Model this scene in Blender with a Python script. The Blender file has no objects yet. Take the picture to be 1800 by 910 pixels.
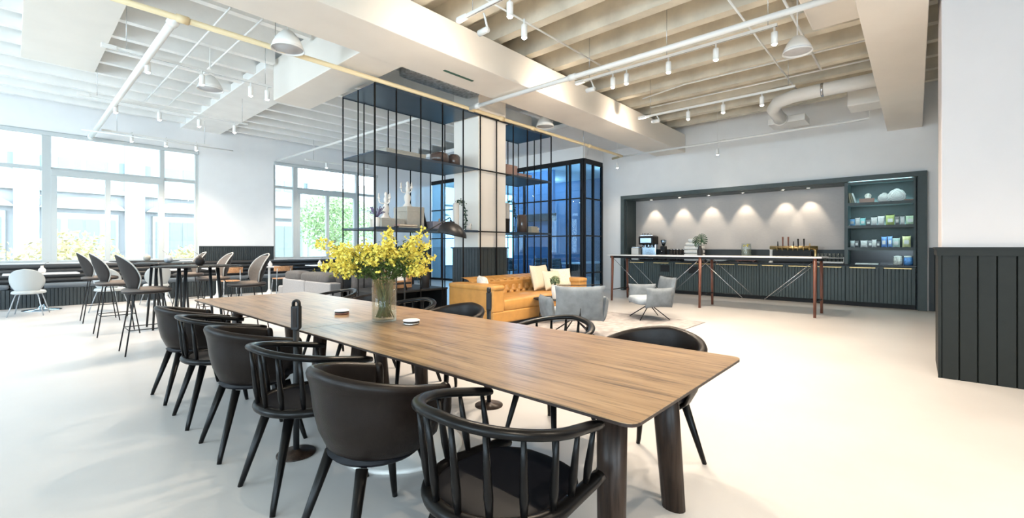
import bpy, bmesh, math, random
from mathutils import Vector, Matrix, Euler
R = math.radians
rnd = random.Random(7)
scn = bpy.context.scene
COL = scn.collection

# ------------------------------------------------------------------ helpers
def sgn(a): return -1.0 if a < 0 else 1.0
def T(x=0, y=0, z=0): return Matrix.Translation((x, y, z))
def RZ(a): return Matrix.Rotation(a, 4, 'Z')
def RX(a): return Matrix.Rotation(a, 4, 'X')
def RY(a): return Matrix.Rotation(a, 4, 'Y')

class MB:
    def __init__(s): s.v = []; s.f = []; s.sm = []
    def add(s, vs, fs, smooth=True, M=None):
        o = len(s.v)
        if M is not None: vs = [M @ Vector(p) for p in vs]
        s.v += [tuple(p) for p in vs]
        s.f += [tuple(i + o for i in f) for f in fs]
        s.sm += [smooth] * len(fs)
        return s
    def bb(s, x0, x1, y0, y1, z0, z1, M=None):
        v = [(x0,y0,z0),(x1,y0,z0),(x1,y1,z0),(x0,y1,z0),(x0,y0,z1),(x1,y0,z1),(x1,y1,z1),(x0,y1,z1)]
        f = [(0,3,2,1),(4,5,6,7),(0,1,5,4),(1,2,6,5),(2,3,7,6),(3,0,4,7)]
        return s.add(v, f, False, M)
    def box(s, c, d, M=None):
        return s.bb(c[0]-d[0]/2, c[0]+d[0]/2, c[1]-d[1]/2, c[1]+d[1]/2, c[2]-d[2]/2, c[2]+d[2]/2, M)
    def tube(s, pts, r, n=8, closed=False, M=None, sq=(1,1)):
        pts = [Vector(p) for p in pts]; m = len(pts)
        rr = r if isinstance(r, (list, tuple)) else [r]*m
        vs = []; fs = []
        up = None
        for i, p in enumerate(pts):
            if closed: t = pts[(i+1) % m] - pts[i-1]
            else: t = pts[min(i+1, m-1)] - pts[max(i-1, 0)]
            t.normalize()
            if up is None:
                a = Vector((0,0,1)) if abs(t.z) < .9 else Vector((1,0,0))
                up = (a - t*a.dot(t)).normalized()
            else:
                up = (up - t*up.dot(t)).normalized()
            w = t.cross(up)
            for k in range(n):
                A = 2*math.pi*k/n
                vs.append(p + (up*math.cos(A)*sq[0] + w*math.sin(A)*sq[1])*rr[i])
        for i in range(m if closed else m-1):
            for k in range(n):
                a = i*n+k; b = i*n+(k+1) % n; c = ((i+1) % m)*n+(k+1) % n; d = ((i+1) % m)*n+k
                fs.append((a, b, c, d))
        if not closed:
            fs.append(tuple(range(n-1, -1, -1))); fs.append(tuple((m-1)*n+k for k in range(n)))
        return s.add(vs, fs, True, M)
    def lathe(s, prof, n=24, M=None, smooth=True):
        vs = []; fs = []
        m = len(prof)
        for (r, z) in prof:
            for k in range(n):
                A = 2*math.pi*k/n
                vs.append((r*math.cos(A), r*math.sin(A), z))
        for i in range(m-1):
            for k in range(n):
                fs.append((i*n+k, i*n+(k+1) % n, (i+1)*n+(k+1) % n, (i+1)*n+k))
        if prof[0][0] > 1e-5: fs.append(tuple(range(n-1, -1, -1)))
        if prof[-1][0] > 1e-5: fs.append(tuple((m-1)*n+k for k in range(n)))
        return s.add(vs, fs, smooth, M)
    def sup(s, c, d, e1=.3, e2=.3, nu=28, nv=14, M=None):
        """soft superellipsoid block: centre c, full size d"""
        vs = []; fs = []
        P = lambda q, e: sgn(q)*abs(q)**e
        for j in range(nv+1):
            ph = -math.pi/2 + math.pi*j/nv
            for i in range(nu):
                th = 2*math.pi*i/nu
                vs.append((c[0]+d[0]/2*P(math.cos(ph), e1)*P(math.cos(th), e2),
                           c[1]+d[1]/2*P(math.cos(ph), e1)*P(math.sin(th), e2),
                           c[2]+d[2]/2*P(math.sin(ph), e1)))
        for j in range(nv):
            for i in range(nu):
                fs.append((j*nu+i, j*nu+(i+1) % nu, (j+1)*nu+(i+1) % nu, (j+1)*nu+i))
        return s.add(vs, fs, True, M)
    def grid(s, fn, nu, nv, M=None, smooth=True, flip=False):
        vs = [fn(i/nu, j/nv) for j in range(nv+1) for i in range(nu+1)]
        fs = []
        for j in range(nv):
            for i in range(nu):
                a = j*(nu+1)+i
                q = (a, a+1, a+nu+2, a+nu+1)
                fs.append(q[::-1] if flip else q)
        return s.add(vs, fs, smooth, M)
    def prism(s, poly, z0, z1, M=None):
        n = len(poly)
        vs = [(x, y, z0) for x, y in poly] + [(x, y, z1) for x, y in poly]
        fs = [tuple(range(n-1, -1, -1)), tuple(range(n, 2*n))]
        for i in range(n): fs.append((i, (i+1) % n, n+(i+1) % n, n+i))
        return s.add(vs, fs, False, M)
    def pillow(s, w, h, t, M=None, n=14):
        """cushion in XZ plane, thickness along Y, pinched corners"""
        for sd in (1, -1):
            def fn(u, v, sd=sd):
                a = 2*u-1; b = 2*v-1
                k = 1-.06*(abs(a)**2)*(1-abs(b)**2)*0
                pin = 1-.07*(1-a*a)*(b*b) ; pin2 = 1-.07*(1-b*b)*(a*a)
                th = ((1-a**4)*(1-b**4))**.5
                return (a*w/2*pin2, sd*t/2*th, b*h/2*pin)
            s.grid(fn, n, n, M, True, sd > 0)
        return s
    def build(s, name, mat, parent=None, bevel=0, seg=2, solid=0, subd=0, offset=-1):
        me = bpy.data.meshes.new(name)
        me.from_pydata(s.v, [], s.f); me.update()
        me.polygons.foreach_set('use_smooth', s.sm)
        if mat: me.materials.append(mat)
        o = bpy.data.objects.new(name, me); COL.objects.link(o)
        if parent is not None: o.parent = parent
        if solid:
            m = o.modifiers.new('solid', 'SOLIDIFY'); m.thickness = solid; m.offset = offset
        if subd:
            m = o.modifiers.new('sub', 'SUBSURF'); m.levels = subd; m.render_levels = subd
        if bevel:
            m = o.modifiers.new('bevel', 'BEVEL'); m.width = bevel; m.segments = seg; m.limit_method = 'ANGLE'; m.angle_limit = R(50)
        return o

def tag(o, label=None, cat=None, group=None, kind=None):
    if label: o['label'] = label
    if cat: o['category'] = cat
    if group: o['group'] = group
    if kind: o['kind'] = kind
    return o
def thing(name, label, cat, loc=(0,0,0), rz=0, group=None):
    o = bpy.data.objects.new(name, None); COL.objects.link(o)
    o.empty_display_size = .1
    o.location = loc; o.rotation_euler = (0, 0, rz)
    return tag(o, label, cat, group)
def struct(o): o['kind'] = 'structure'; return o
def dup(o, loc=None, rz=None, label=None, group=None, parent=None):
    c = o.copy(); COL.objects.link(c)
    if parent is not None: c.parent = parent
    if loc is not None: c.location = loc
    if rz is not None: c.rotation_euler = (0, 0, rz)
    if label: c['label'] = label
    if group: c['group'] = group
    for ch in list(o.children):
        dup(ch, parent=c)
    return c

# ------------------------------------------------------------------ materials
def mat(name, col, rough=.5, metal=0, spec=.5, noise=0, nscale=8, bump=0, bscale=60, coat=0, sheen=0, emis=None, estr=0, trans=0, stretch=None, ior=1.45):
    m = bpy.data.materials.new(name); m.use_nodes = True
    nt = m.node_tree; b = nt.nodes['Principled BSDF']
    b.inputs['Base Color'].default_value = (*col, 1)
    b.inputs['Roughness'].default_value = rough
    b.inputs['Metallic'].default_value = metal
    b.inputs['Specular IOR Level'].default_value = spec
    b.inputs['IOR'].default_value = ior
    if coat: b.inputs['Coat Weight'].default_value = coat
    if sheen: b.inputs['Sheen Weight'].default_value = sheen; b.inputs['Sheen Roughness'].default_value = .5
    if trans: b.inputs['Transmission Weight'].default_value = trans
    if emis: b.inputs['Emission Color'].default_value = (*emis, 1); b.inputs['Emission Strength'].default_value = estr
    if noise or bump:
        tc = nt.nodes.new('ShaderNodeTexCoord')
        src = tc.outputs['Object']
        if stretch:
            mp = nt.nodes.new('ShaderNodeMapping'); mp.inputs['Scale'].default_value = stretch
            nt.links.new(src, mp.inputs['Vector']); src = mp.outputs['Vector']
    if noise:
        n = nt.nodes.new('ShaderNodeTexNoise'); n.inputs['Scale'].default_value = nscale; n.inputs['Detail'].default_value = 5
        nt.links.new(src, n.inputs['Vector'])
        r = nt.nodes.new('ShaderNodeValToRGB')
        r.color_ramp.elements[0].position = .3; r.color_ramp.elements[1].position = .7
        r.color_ramp.elements[0].color = (*[max(0, c*(1-noise)) for c in col], 1)
        r.color_ramp.elements[1].color = (*[min(1, c*(1+noise*.6)) for c in col], 1)
        nt.links.new(n.outputs['Fac'], r.inputs['Fac']); nt.links.new(r.outputs['Color'], b.inputs['Base Color'])
    if bump:
        n2 = nt.nodes.new('ShaderNodeTexNoise'); n2.inputs['Scale'].default_value = bscale; n2.inputs['Detail'].default_value = 3
        nt.links.new(src, n2.inputs['Vector'])
        bp = nt.nodes.new('ShaderNodeBump'); bp.inputs['Strength'].default_value = bump; bp.inputs['Distance'].default_value = .01
        nt.links.new(n2.outputs['Fac'], bp.inputs['Height']); nt.links.new(bp.outputs['Normal'], b.inputs['Normal'])
    return m

def wood(name, dark, mid, light, axis='Y', rough=.35, sc=1.0):
    m = bpy.data.materials.new(name); m.use_nodes = True
    nt = m.node_tree; b = nt.nodes['Principled BSDF']; L = nt.links.new
    tc = nt.nodes.new('ShaderNodeTexCoord')
    mp = nt.nodes.new('ShaderNodeMapping')
    s = {'X': (.9, 11, 11), 'Y': (11, .9, 11), 'Z': (11, 11, .9)}[axis]
    mp.inputs['Scale'].default_value = tuple(q*sc for q in s)
    L(tc.outputs['Object'], mp.inputs['Vector'])
    n1 = nt.nodes.new('ShaderNodeTexNoise'); n1.inputs['Scale'].default_value = 1.6; n1.inputs['Detail'].default_value = 8; n1.inputs['Roughness'].default_value = .62; n1.inputs['Distortion'].default_value = .5
    L(mp.outputs['Vector'], n1.inputs['Vector'])
    mp2 = nt.nodes.new('ShaderNodeMapping'); mp2.inputs['Scale'].default_value = tuple(q*sc*(5 if q > 5 else 2.2) for q in s)
    L(tc.outputs['Object'], mp2.inputs['Vector'])
    n2 = nt.nodes.new('ShaderNodeTexNoise'); n2.inputs['Scale'].default_value = 1.3; n2.inputs['Detail'].default_value = 4
    L(mp2.outputs['Vector'], n2.inputs['Vector'])
    r = nt.nodes.new('ShaderNodeValToRGB'); cr = r.color_ramp
    cr.elements[0].position = .3; cr.elements[0].color = (*dark, 1)
    cr.elements[1].position = .72; cr.elements[1].color = (*light, 1)
    e = cr.elements.new(.47); e.color = (*mid, 1)
    L(n1.outputs['Fac'], r.inputs['Fac'])
    r2 = nt.nodes.new('ShaderNodeValToRGB'); r2.color_ramp.elements[0].position = .32; r2.color_ramp.elements[0].color = (.30, .26, .24, 1)
    r2.color_ramp.elements[1].position = .48; r2.color_ramp.elements[1].color = (1, 1, 1, 1)
    L(n2.outputs['Fac'], r2.inputs['Fac'])
    mx = nt.nodes.new('ShaderNodeMix'); mx.data_type = 'RGBA'; mx.blend_type = 'MULTIPLY'; mx.inputs[0].default_value = .75
    L(r.outputs['Color'], mx.inputs[6]); L(r2.outputs['Color'], mx.inputs[7])
    L(mx.outputs[2], b.inputs['Base Color'])
    b.inputs['Roughness'].default_value = rough
    bp = nt.nodes.new('ShaderNodeBump'); bp.inputs['Strength'].default_value = .08; bp.inputs['Distance'].default_value = .003
    L(n2.outputs['Fac'], bp.inputs['Height']); L(bp.outputs['Normal'], b.inputs['Normal'])
    return m

def glass(name, tint=(1,1,1), refl=.08, rough=0.0, fr=.6):
    m = bpy.data.materials.new(name); m.use_nodes = True
    nt = m.node_tree; nt.nodes.remove(nt.nodes['Principled BSDF']); out = nt.nodes['Material Output']; L = nt.links.new
    t = nt.nodes.new('ShaderNodeBsdfTransparent'); t.inputs['Color'].default_value = (*tint, 1)
    g = nt.nodes.new('ShaderNodeBsdfGlossy'); g.inputs['Roughness'].default_value = rough
    f = nt.nodes.new('ShaderNodeLayerWeight'); f.inputs['Blend'].default_value = .25
    mul = nt.nodes.new('ShaderNodeMath'); mul.operation = 'MULTIPLY_ADD'; mul.inputs[1].default_value = fr; mul.inputs[2].default_value = refl*.4
    L(f.outputs['Fresnel'], mul.inputs[0])
    mx = nt.nodes.new('ShaderNodeMixShader'); L(mul.outputs[0], mx.inputs[0]); L(t.outputs[0], mx.inputs[1]); L(g.outputs[0], mx.inputs[2])
    L(mx.outputs[0], out.inputs['Surface'])
    return m

M = {}
M['wall'] = mat('wall_paint', (.85, .85, .85), .6, noise=.02, nscale=3)
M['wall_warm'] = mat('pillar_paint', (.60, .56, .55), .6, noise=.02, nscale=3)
M['ceil'] = mat('painted_concrete_warmlit', (.76, .70, .58), .75, noise=.18, nscale=2.6, bump=.35, bscale=14)  # white paint; the beige puts the warm lamplight into the colour
M['ceil_l'] = mat('painted_concrete_daylit', (.90, .89, .86), .75, noise=.05, nscale=2.6, bump=.25, bscale=14)  # same white paint, paler copy for the daylit left bay
M['soffit'] = mat('soffit_paint', (.84, .79, .72), .6, noise=.03, nscale=2)
M['dado'] = mat('dado_paint_hazed', (.034, .043, .047), .5, noise=.08, nscale=12)  # dado paint with the bright daylight haze mixed into its colour
M['dado_unhazed'] = mat('dado_paint_unhazed', (.013, .0145, .012), .55, noise=.08, nscale=12, spec=.3)  # same dado paint for the near pillar, without the haze lightening
M['cab'] = mat('cabinet_paint', (.048, .068, .070), .45, noise=.08, nscale=12)
M['black'] = mat('black_metal', (.008, .008, .009), .4, spec=.3)
M['steelblue'] = mat('shelf_plate', (.03, .05, .075), .38, noise=.1, nscale=5)
M['leather'] = mat('black_leather', (.010, .0066, .0052), .36, noise=.15, nscale=30, bump=.12, bscale=220, spec=.22)
M['lacquer'] = mat('black_lacquer_wood', (.004, .0036, .0036), .30, noise=.2, nscale=30, spec=.22)
M['ink'] = mat('ink_leather', (.005, .005, .007), .5, spec=.2)
M['floor'] = None
M['white'] = mat('white_metal', (.82, .81, .78), .4)
M['cream'] = mat('cream_pipe', (.74, .60, .37), .45)
M['tan'] = mat('tan_leather', (.47, .24, .068), .42, noise=.14, nscale=7, bump=.08, bscale=90)
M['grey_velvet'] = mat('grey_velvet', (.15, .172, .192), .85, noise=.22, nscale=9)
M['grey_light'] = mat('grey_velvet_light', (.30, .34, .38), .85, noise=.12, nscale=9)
M['sofa_grey'] = mat('sofa_grey', (.27, .27, .28), .85, noise=.1, nscale=40, bump=.1, bscale=200)
M['sofa_dark'] = mat('sofa_dark_cushion', (.085, .08, .08), .8, noise=.15, nscale=20, bump=.2, bscale=40)
M['cushion'] = mat('beige_linen', (.62, .55, .43), .9, noise=.06, nscale=60, bump=.15, bscale=250)
M['taupe'] = mat('taupe_shell', (.028, .023, .021), .5, spec=.2, noise=.05, nscale=10)
M['taupe_in'] = mat('taupe_upholstery', (.14, .115, .10), .8, noise=.1, nscale=40)
M['piping'] = mat('pale_piping', (.45, .44, .42), .6)
M['palechair'] = mat('pale_grey_shell', (.42, .44, .44), .5)
M['ply'] = wood('plywood', (.35, .17, .08), (.48, .25, .12), (.58, .33, .17), 'X', .4)
M['oak'] = wood('table_oak', (.09, .050, .026), (.29, .175, .088), (.41, .265, .142), 'Y', .33)
M['oak'].node_tree.nodes['Principled BSDF'].inputs['Specular IOR Level'].default_value = .65
M['darkwood'] = wood('dark_stained_leg', (.010, .006, .004), (.028, .016, .011), (.050, .030, .020), 'Z', .35)
M['darkwood'].node_tree.nodes['Principled BSDF'].inputs['Specular IOR Level'].default_value = .25
M['walnut'] = wood('walnut_leg', (.09, .030, .020), (.17, .060, .038), (.23, .09, .058), 'Z', .4)
M['edge'] = mat('table_edge', (.022, .013, .010), .4)
M['marble'] = mat('white_top', (.80, .80, .81), .18, noise=.03, nscale=4)
M['darktop'] = mat('black_counter', (.010, .011, .014), .15)
M['brass'] = mat('brass', (.62, .44, .20), .3, metal=1)
M['steel'] = mat('steel', (.55, .56, .58), .25, metal=1)
M['galv'] = mat('galvanised', (.40, .44, .48), .5, metal=.2, noise=.5, nscale=18)
M['grnvent'] = mat('green_vent', (.03, .09, .06), .5)
M['glass'] = glass('window_glass', (.97, .99, .99), .05)
M['blueglass'] = glass('blue_glass', (.52, .76, .92), .12)
M['vase'] = glass('vase_glass', (.97, .992, .985), .04, 0, .28)
M['leaf'] = mat('green_leaf', (.07, .12, .025), .55, noise=.4, nscale=30)
M['dkleaf'] = mat('dark_leaf', (.012, .05, .02), .4, noise=.4, nscale=20)
M['stem'] = mat('stem_green', (.09, .10, .03), .6, noise=.3, nscale=30)
M['yellow'] = mat('yellow_petal', (.88, .72, .12), .6, noise=.25, nscale=40)
M['lav'] = mat('lavender', (.16, .13, .22), .8)
M['porcelain'] = mat('porcelain', (.78, .72, .66), .3)
M['paper'] = mat('paper_board', (.42, .40, .35), .7, noise=.05, nscale=20)
M['rose'] = mat('rose_box', (.40, .26, .22), .6)
M['brownglass'] = mat('smoked_glass', (.10, .07, .06), .1, spec=.8)
M['lens'] = mat('lamp_lens', (1, .9, .75), .5, emis=(1, .88, .70), estr=60)
M['led'] = mat('led_strip', (.9, 1, 1), .5, emis=(.62, .96, 1.0), estr=24)
M['splash'] = mat('grey_fabric_panel', (.50, .48, .47), .75, noise=.05, nscale=5, stretch=(1, 3, 20))
M['rug'] = mat('pale_rug', (.33, .31, .305), .95, noise=.3, nscale=9, bump=.4, bscale=120)
M['chrome'] = mat('chrome', (.4, .5, .6), .12, metal=1)
M['towel'] = mat('white_cloth', (.82, .82, .80), .9, noise=.04, nscale=30, bump=.3, bscale=60)
M['blind'] = mat('roller_blind', (.55, .58, .58), .7)
M['frame'] = mat('window_frame_paint', (.50, .53, .53), .4)
M['stone'] = mat('grey_stone', (.34, .33, .33), .8, noise=.05, nscale=1)
M['stone2'] = mat('grey_stone_trim', (.28, .27, .25), .8, noise=.05, nscale=1)
M['winext'] = mat('far_window_glass', (.17, .21, .22), .4)
M['yleaf'] = mat('autumn_leaf', (.42, .34, .16), .8, noise=.2, nscale=20)
M['gleaf'] = mat('far_green_leaf', (.22, .30, .13), .8, noise=.3, nscale=20)
M['bark'] = mat('bark', (.14, .11, .08), .9)
M['ground'] = mat('street', (.28, .28, .27), .9, noise=.05, nscale=1)
M['navy'] = mat('navy_wall', (.055, .11, .21), .6)
M['carpet'] = mat('office_carpet', (.10, .13, .17), .9)
M['ebony'] = mat('matte_black', (.008, .008, .009), .6)
M['gold'] = mat('amber_glass', (.60, .38, .18), .3)

# floor
m = bpy.data.materials.new('microcement_floor'); m.use_nodes = True
nt = m.node_tree; b = nt.nodes['Principled BSDF']; L = nt.links.new
tc = nt.nodes.new('ShaderNodeTexCoord')
n = nt.nodes.new('ShaderNodeTexNoise'); n.inputs['Scale'].default_value = .9; n.inputs['Detail'].default_value = 7; n.inputs['Roughness'].default_value = .6
L(tc.outputs['Object'], n.inputs['Vector'])
r = nt.nodes.new('ShaderNodeValToRGB'); r.color_ramp.elements[0].position = .35; r.color_ramp.elements[0].color = (.475, .455, .44, 1)
r.color_ramp.elements[1].position = .65; r.color_ramp.elements[1].color = (.525, .505, .49, 1)
L(n.outputs['Fac'], r.inputs['Fac']); L(r.outputs['Color'], b.inputs['Base Color'])
r2 = nt.nodes.new('ShaderNodeMapRange'); r2.inputs['To Min'].default_value = .26; r2.inputs['To Max'].default_value = .42
L(n.outputs['Fac'], r2.inputs['Value']); L(r2.outputs[0], b.inputs['Roughness'])
M['floor'] = m

# ------------------------------------------------------------------ the room shell
XW, XE, YS, YN = -6.0, 12.6, -5.0, 14.8
ZJ, ZS = 4.56, 4.95
struct(MB().bb(XW, 17.5, YS, 15.1, -.1, 0).build('floor', M['floor']))
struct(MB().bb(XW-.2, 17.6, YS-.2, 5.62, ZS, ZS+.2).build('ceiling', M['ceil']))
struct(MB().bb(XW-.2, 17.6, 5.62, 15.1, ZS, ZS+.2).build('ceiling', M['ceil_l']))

def wall_x(name, y0, y1, x0, x1, holes, z1=ZS, m=M['wall']):
    """wall running along X with rectangular holes (xa, xb, za, zb)"""
    mb = MB(); x = x0
    for (a, b_, za, zb) in sorted(holes):
        if a > x: mb.bb(x, a, y0, y1, 0, z1)
        mb.bb(a, b_, y0, y1, 0, za); mb.bb(a, b_, y0, y1, zb, z1)
        x = b_
    if x1 > x: mb.bb(x, x1, y0, y1, 0, z1)
    return struct(mb.build(name, m))
def wall_y(name, x0, x1, y0, y1, holes, z1=ZS, m=M['wall']):
    mb = MB(); y = y0
    for (a, b_, za, zb) in sorted(holes):
        if a > y: mb.bb(x0, x1, y, a, 0, z1)
        if za > 0: mb.bb(x0, x1, a, b_, 0, za)
        mb.bb(x0, x1, a, b_, zb, z1)
        y = b_
    if y1 > y: mb.bb(x0, x1, y, y1, 0, z1)
    return struct(mb.build(name, m))

SILL, HEAD = .96, 3.97
W1 = (-4.6, 3.47); W2 = (5.42, 9.04); W3 = (12.2, 16.8)
wall_x('wall_north', YN, YN+.3, XW, 17.5, [(*W1, SILL, HEAD), (*W2, SILL, HEAD), (*W3, .5, HEAD)])
wall_y('wall_west', XW-.2, XW, YS, YN+.3, [(-3.5, 1.5, .9, 3.97), (3.6, 8.6, .9, 3.97), (9.8, 14, .9, 3.97)])  # out of view; window openings added to let in daylight
wall_x('wall_south', YS-.2, YS, XW-.2, XE+.8, [(-4.5, -1.5, .9, 3.97)])  # unseen wall, its opening put in for extra daylight
# east wall round the kitchen niche
NY0, NY1, NZ = -.05, 6.66, 2.82
struct(MB().bb(XE, XE+.15, YS, NY0, 0, ZS).bb(XE, XE+.15, NY1, 7.46, 0, ZS).bb(XE, XE+.15, NY0, NY1, NZ, ZS)
       .bb(XE+.15, XE+.85, NY0-.1, NY0, 0, NZ+.1).bb(XE+.15, XE+.85, NY1, NY1+.1, 0, NZ+.1)
       .bb(XE+.7, XE+.85, NY0, NY1, 0, NZ+.1).bb(XE+.15, XE+.7, NY0, NY1, NZ, NZ+.1).build('wall_east', M['wall']))

def fluted(mb, w, h, pitch=.085, t=.02, M_=None):
    """plank panelling in the XZ plane, front face towards -Y"""
    n = max(1, round(w/pitch)); p = w/n; g = .006
    for i in range(n):
        x = i*p
        pr = [(x, -t*.35), (x+g, -t), (x+p-g, -t), (x+p, -t*.35)]
        v = [(a, b_, 0) for a, b_ in pr] + [(a, b_, h) for a, b_ in pr]
        mb.add(v, [(0,1,5,4),(1,2,6,5),(2,3,7,6)], False, M_)
    mb.bb(0, w, -t*.3, 0, 0, h, M_)
    return mb

# big cross beam, right beam, soffits, joists
struct(MB().bb(-6, XE, 4.80, 5.64, 3.96, 4.46).build('ceiling_beam', M['soffit'], bevel=.008))
struct(MB().bb(-6, XE, -.10, .46, 3.80, 4.7).build('ceiling_beam', M['soffit'], bevel=.008))
struct(MB().bb(3.18, 3.85, 5.64, 8.70, 3.97, 4.7).build('ceiling_beam', M['soffit'], bevel=.008))
struct(MB().bb(3.05, 3.98, 8.70, YN, ZJ-.02, 4.7).build('ceiling_beam', M['ceil_l']))
struct(MB().bb(.10, 1.02, 5.64, 11.3, ZJ-.03, 4.7).build('ceiling_beam', M['soffit']))
struct(MB().bb(3.85, 7.6, 5.64, 6.62, 4.34, 4.46).build('ceiling_soffit', M['soffit']))
struct(MB().bb(9.4, 17.4, 5.64, YN, 4.36, 4.46).build('ceiling_soffit', M['wall']))
x = 1.35
while x < 12.4:
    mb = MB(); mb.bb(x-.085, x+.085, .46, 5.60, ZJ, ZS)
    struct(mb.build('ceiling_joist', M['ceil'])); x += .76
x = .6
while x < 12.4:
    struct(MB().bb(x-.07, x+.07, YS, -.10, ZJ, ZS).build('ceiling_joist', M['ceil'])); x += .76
y = 6.35
while y < 14.6:
    for (a, b_) in ((-6, .10), (1.02, 3.12), (3.9, 9.4)):
        if a == .1 : continue
        if y > 11.3 and a == 1.02: a = .10
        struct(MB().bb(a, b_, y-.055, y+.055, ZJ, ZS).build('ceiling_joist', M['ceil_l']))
    y += .72

# column with panelled base
struct(MB().bb(6.04, 6.82, 6.30, 7.03, 0, ZS).build('column', M['soffit'], bevel=.01))
mb = MB(); Z = 1.28
fluted(mb, .80, Z, .11, .03, T(6.03, 6.30, 0))
fluted(mb, .75, Z, .085, .03, T(6.04, 7.04, 0) @ RZ(-math.pi/2))
fluted(mb, .75, Z, .085, .03, T(6.82, 6.29, 0) @ RZ(math.pi/2))
mb.bb(5.995, 6.865, 6.255, 7.075, Z, Z+.03)
struct(mb.build('trim_1', M['dado']))
# right pillar
PX, PY = 6.23, -.19
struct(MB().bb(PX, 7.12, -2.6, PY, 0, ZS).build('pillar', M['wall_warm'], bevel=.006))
mb = MB()
fluted(mb, 2.4, 1.22, .128, .03, T(PX, PY, 0) @ RZ(-math.pi/2))
fluted(mb, .89, 1.22, .128, .022, T(7.12, PY, 0) @ RZ(math.pi))
mb.bb(PX-.045, 7.14, -2.6, PY+.035, 1.22, 1.285); mb.bb(PX-.055, 7.15, -2.6, PY+.045, 1.285, 1.305)
mb.bb(PX-.034, PX-.001, PY-.0, PY+.025, 0, 1.22)
struct(mb.build('trim_2', M['dado_unhazed']))
# dado on the pier between the windows, and on the far wall
mb = MB(); fluted(mb, 1.95, .72, .05, .02, T(3.47, YN, .6)); mb.bb(3.47, 5.42, YN-.03, YN, 1.32, 1.345)
struct(mb.build('trim_3', M['dado']))
mb = MB(); fluted(mb, 2.4, 1.3, .085, .02, T(9.1, YN, 0)); mb.bb(9.1, 11.5, YN-.03, YN, 1.3, 1.33)
struct(mb.build('trim_4', M['dado']))
# dado right of the kitchen niche
mb = MB(); fluted(mb, 3.4, 1.27, .085, .02, T(XE, -.2, 0) @ RZ(-math.pi/2)); mb.bb(XE-.035, XE, -3.6, -.2, 1.27, 1.3)
struct(mb.build('trim_5', M['dado']))

# windows: frames + panes
def window(name, y, x0, x1, z0, z1, vs, hz, low):
    """vs: (x, half width) mullions; hz: transom z; low: (x0, x1, xm) sliding bay with a deeper frame"""
    w = thing(name, None, None); w['kind'] = 'structure'
    mb = MB()
    t = .05
    mb.bb(x0, x1, y+.045, y+.147, z0, z0+t); mb.bb(x0, x1, y+.045, y+.147, z1-t, z1)
    for (xx, hw) in vs: mb.bb(xx-hw, xx+hw, y+.03, y+.15, z0, z1)
    mb.bb(x0, x1, y+.05, y+.14, hz-.04, hz+.04)
    for (a, b_, c) in low:
        mb.bb(a, b_, y+.02, y+.14, hz-.15, hz-.01)
        mb.bb(c-.05, c+.05, y+.026, y+.138, z0, hz-.1)
        mb.bb(a, a+.1, y+.024, y+.136, z0, hz-.02); mb.bb(b_-.1, b_, y+.024, y+.136, z0, hz-.02)
    mb.build('window_frame', M['frame'], w, bevel=.004)
    MB().bb(x0+.01, x1-.01, y+.085, y+.091, z0+.02, z1-.02).build('pane', M['glass'], w)
    MB().bb(x0, x1, y-.03, y+.05, z1-.10, z1-.005).build('roller_blind', M['blind'], w, bevel=.02)
    MB().bb(x0, x1, y-.02, y+.3, z0-.04, z0).build('window_sill', M['wall'], w)
    return w
window('window_1', YN, W1[0], W1[1], SILL, HEAD,
       [(W1[0]+.03, .03), (-2.6, .06), (.53, .075), (2.66, .05), (W1[1]-.04, .04)], 3.12,
       [(.60, 2.68, 1.585), (-4.5, -2.6, -3.5)])
window('window_2', YN, W2[0], W2[1], SILL, HEAD, [(W2[0]+.03, .03), (6.09, .07), (8.25, .06), (W2[1]-.04, .04)], 3.20, [(6.14, 8.22, 7.16)])
window('window_3', YN, W3[0], W3[1], .5, HEAD, [(W3[0]+.03, .03), (13.7, .06), (15.2, .06), (W3[1]-.04, .04)], 3.1, [])

# ------------------------------------------------------------------ kitchen niche
FR = M['cab']
t = .13
mb = MB()
mb.bb(12.50, 12.64, NY0-.12, NY0+.02, 0, 2.77)          # right post
mb.bb(12.50, 12.64, NY1-.02, NY1+.09, 0, 2.77)
mb.bb(12.50, 12.64, NY0-.12, NY1+.09, 2.77, 2.88)
mb.bb(12.64, 13.28, NY1-.04, NY1-.02, 0, 2.80); mb.bb(12.64, 13.28, NY0+.02, NY0+.04, 0, 2.80)
mb.bb(12.64, 13.28, NY0, NY1, 2.76, 2.78)
struct(mb.build('trim_6', FR, bevel=.004))
struct(MB().bb(13.27, 13.295, 1.14, NY1-.03, 1.25, 2.78).build('trim_7', M['splash']))
mb = MB(); mb.bb(13.24, 13.295, 1.14, NY1-.03, .9, 1.25); mb.bb(13.22, 13.295, 1.14, NY1-.03, 1.22, 1.25)
struct(mb.build('trim_8', M['dado']))
# recessed ceiling downlights of the niche
for i, yy in enumerate((5.98, 5.11, 4.30, 3.42, 2.49, 1.95)):
    o = thing('niche_downlight', 'small round downlight under the top of the kitchen niche, %s' % ('farthest left', 'second from the left', 'third from the left', 'fourth from the left', 'fifth from the left', 'nearest the lit shelves')[i], 'light', (12.98, yy, 2.76), 0, 'downlights over the counter')
    MB().lathe([(.045, -.004), (.05, -.012), (.038, -.012), (.036, -.004)], 20).build('bezel', M['white'], o)
    MB().lathe([(.0001, -.005), (.034, -.005)], 20).build('lens', M['lens'], o)
    l = bpy.data.lights.new('bulb', 'SPOT'); l.energy = 34; l.color = (1, .84, .64); l.spot_size = R(62); l.spot_blend = .6; l.shadow_soft_size = .03
    lo = bpy.data.objects.new('bulb', l); COL.objects.link(lo); lo.parent = o; lo.location = (0, 0, -.02); lo.rotation_euler = (0, R(-16), 0)
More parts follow.
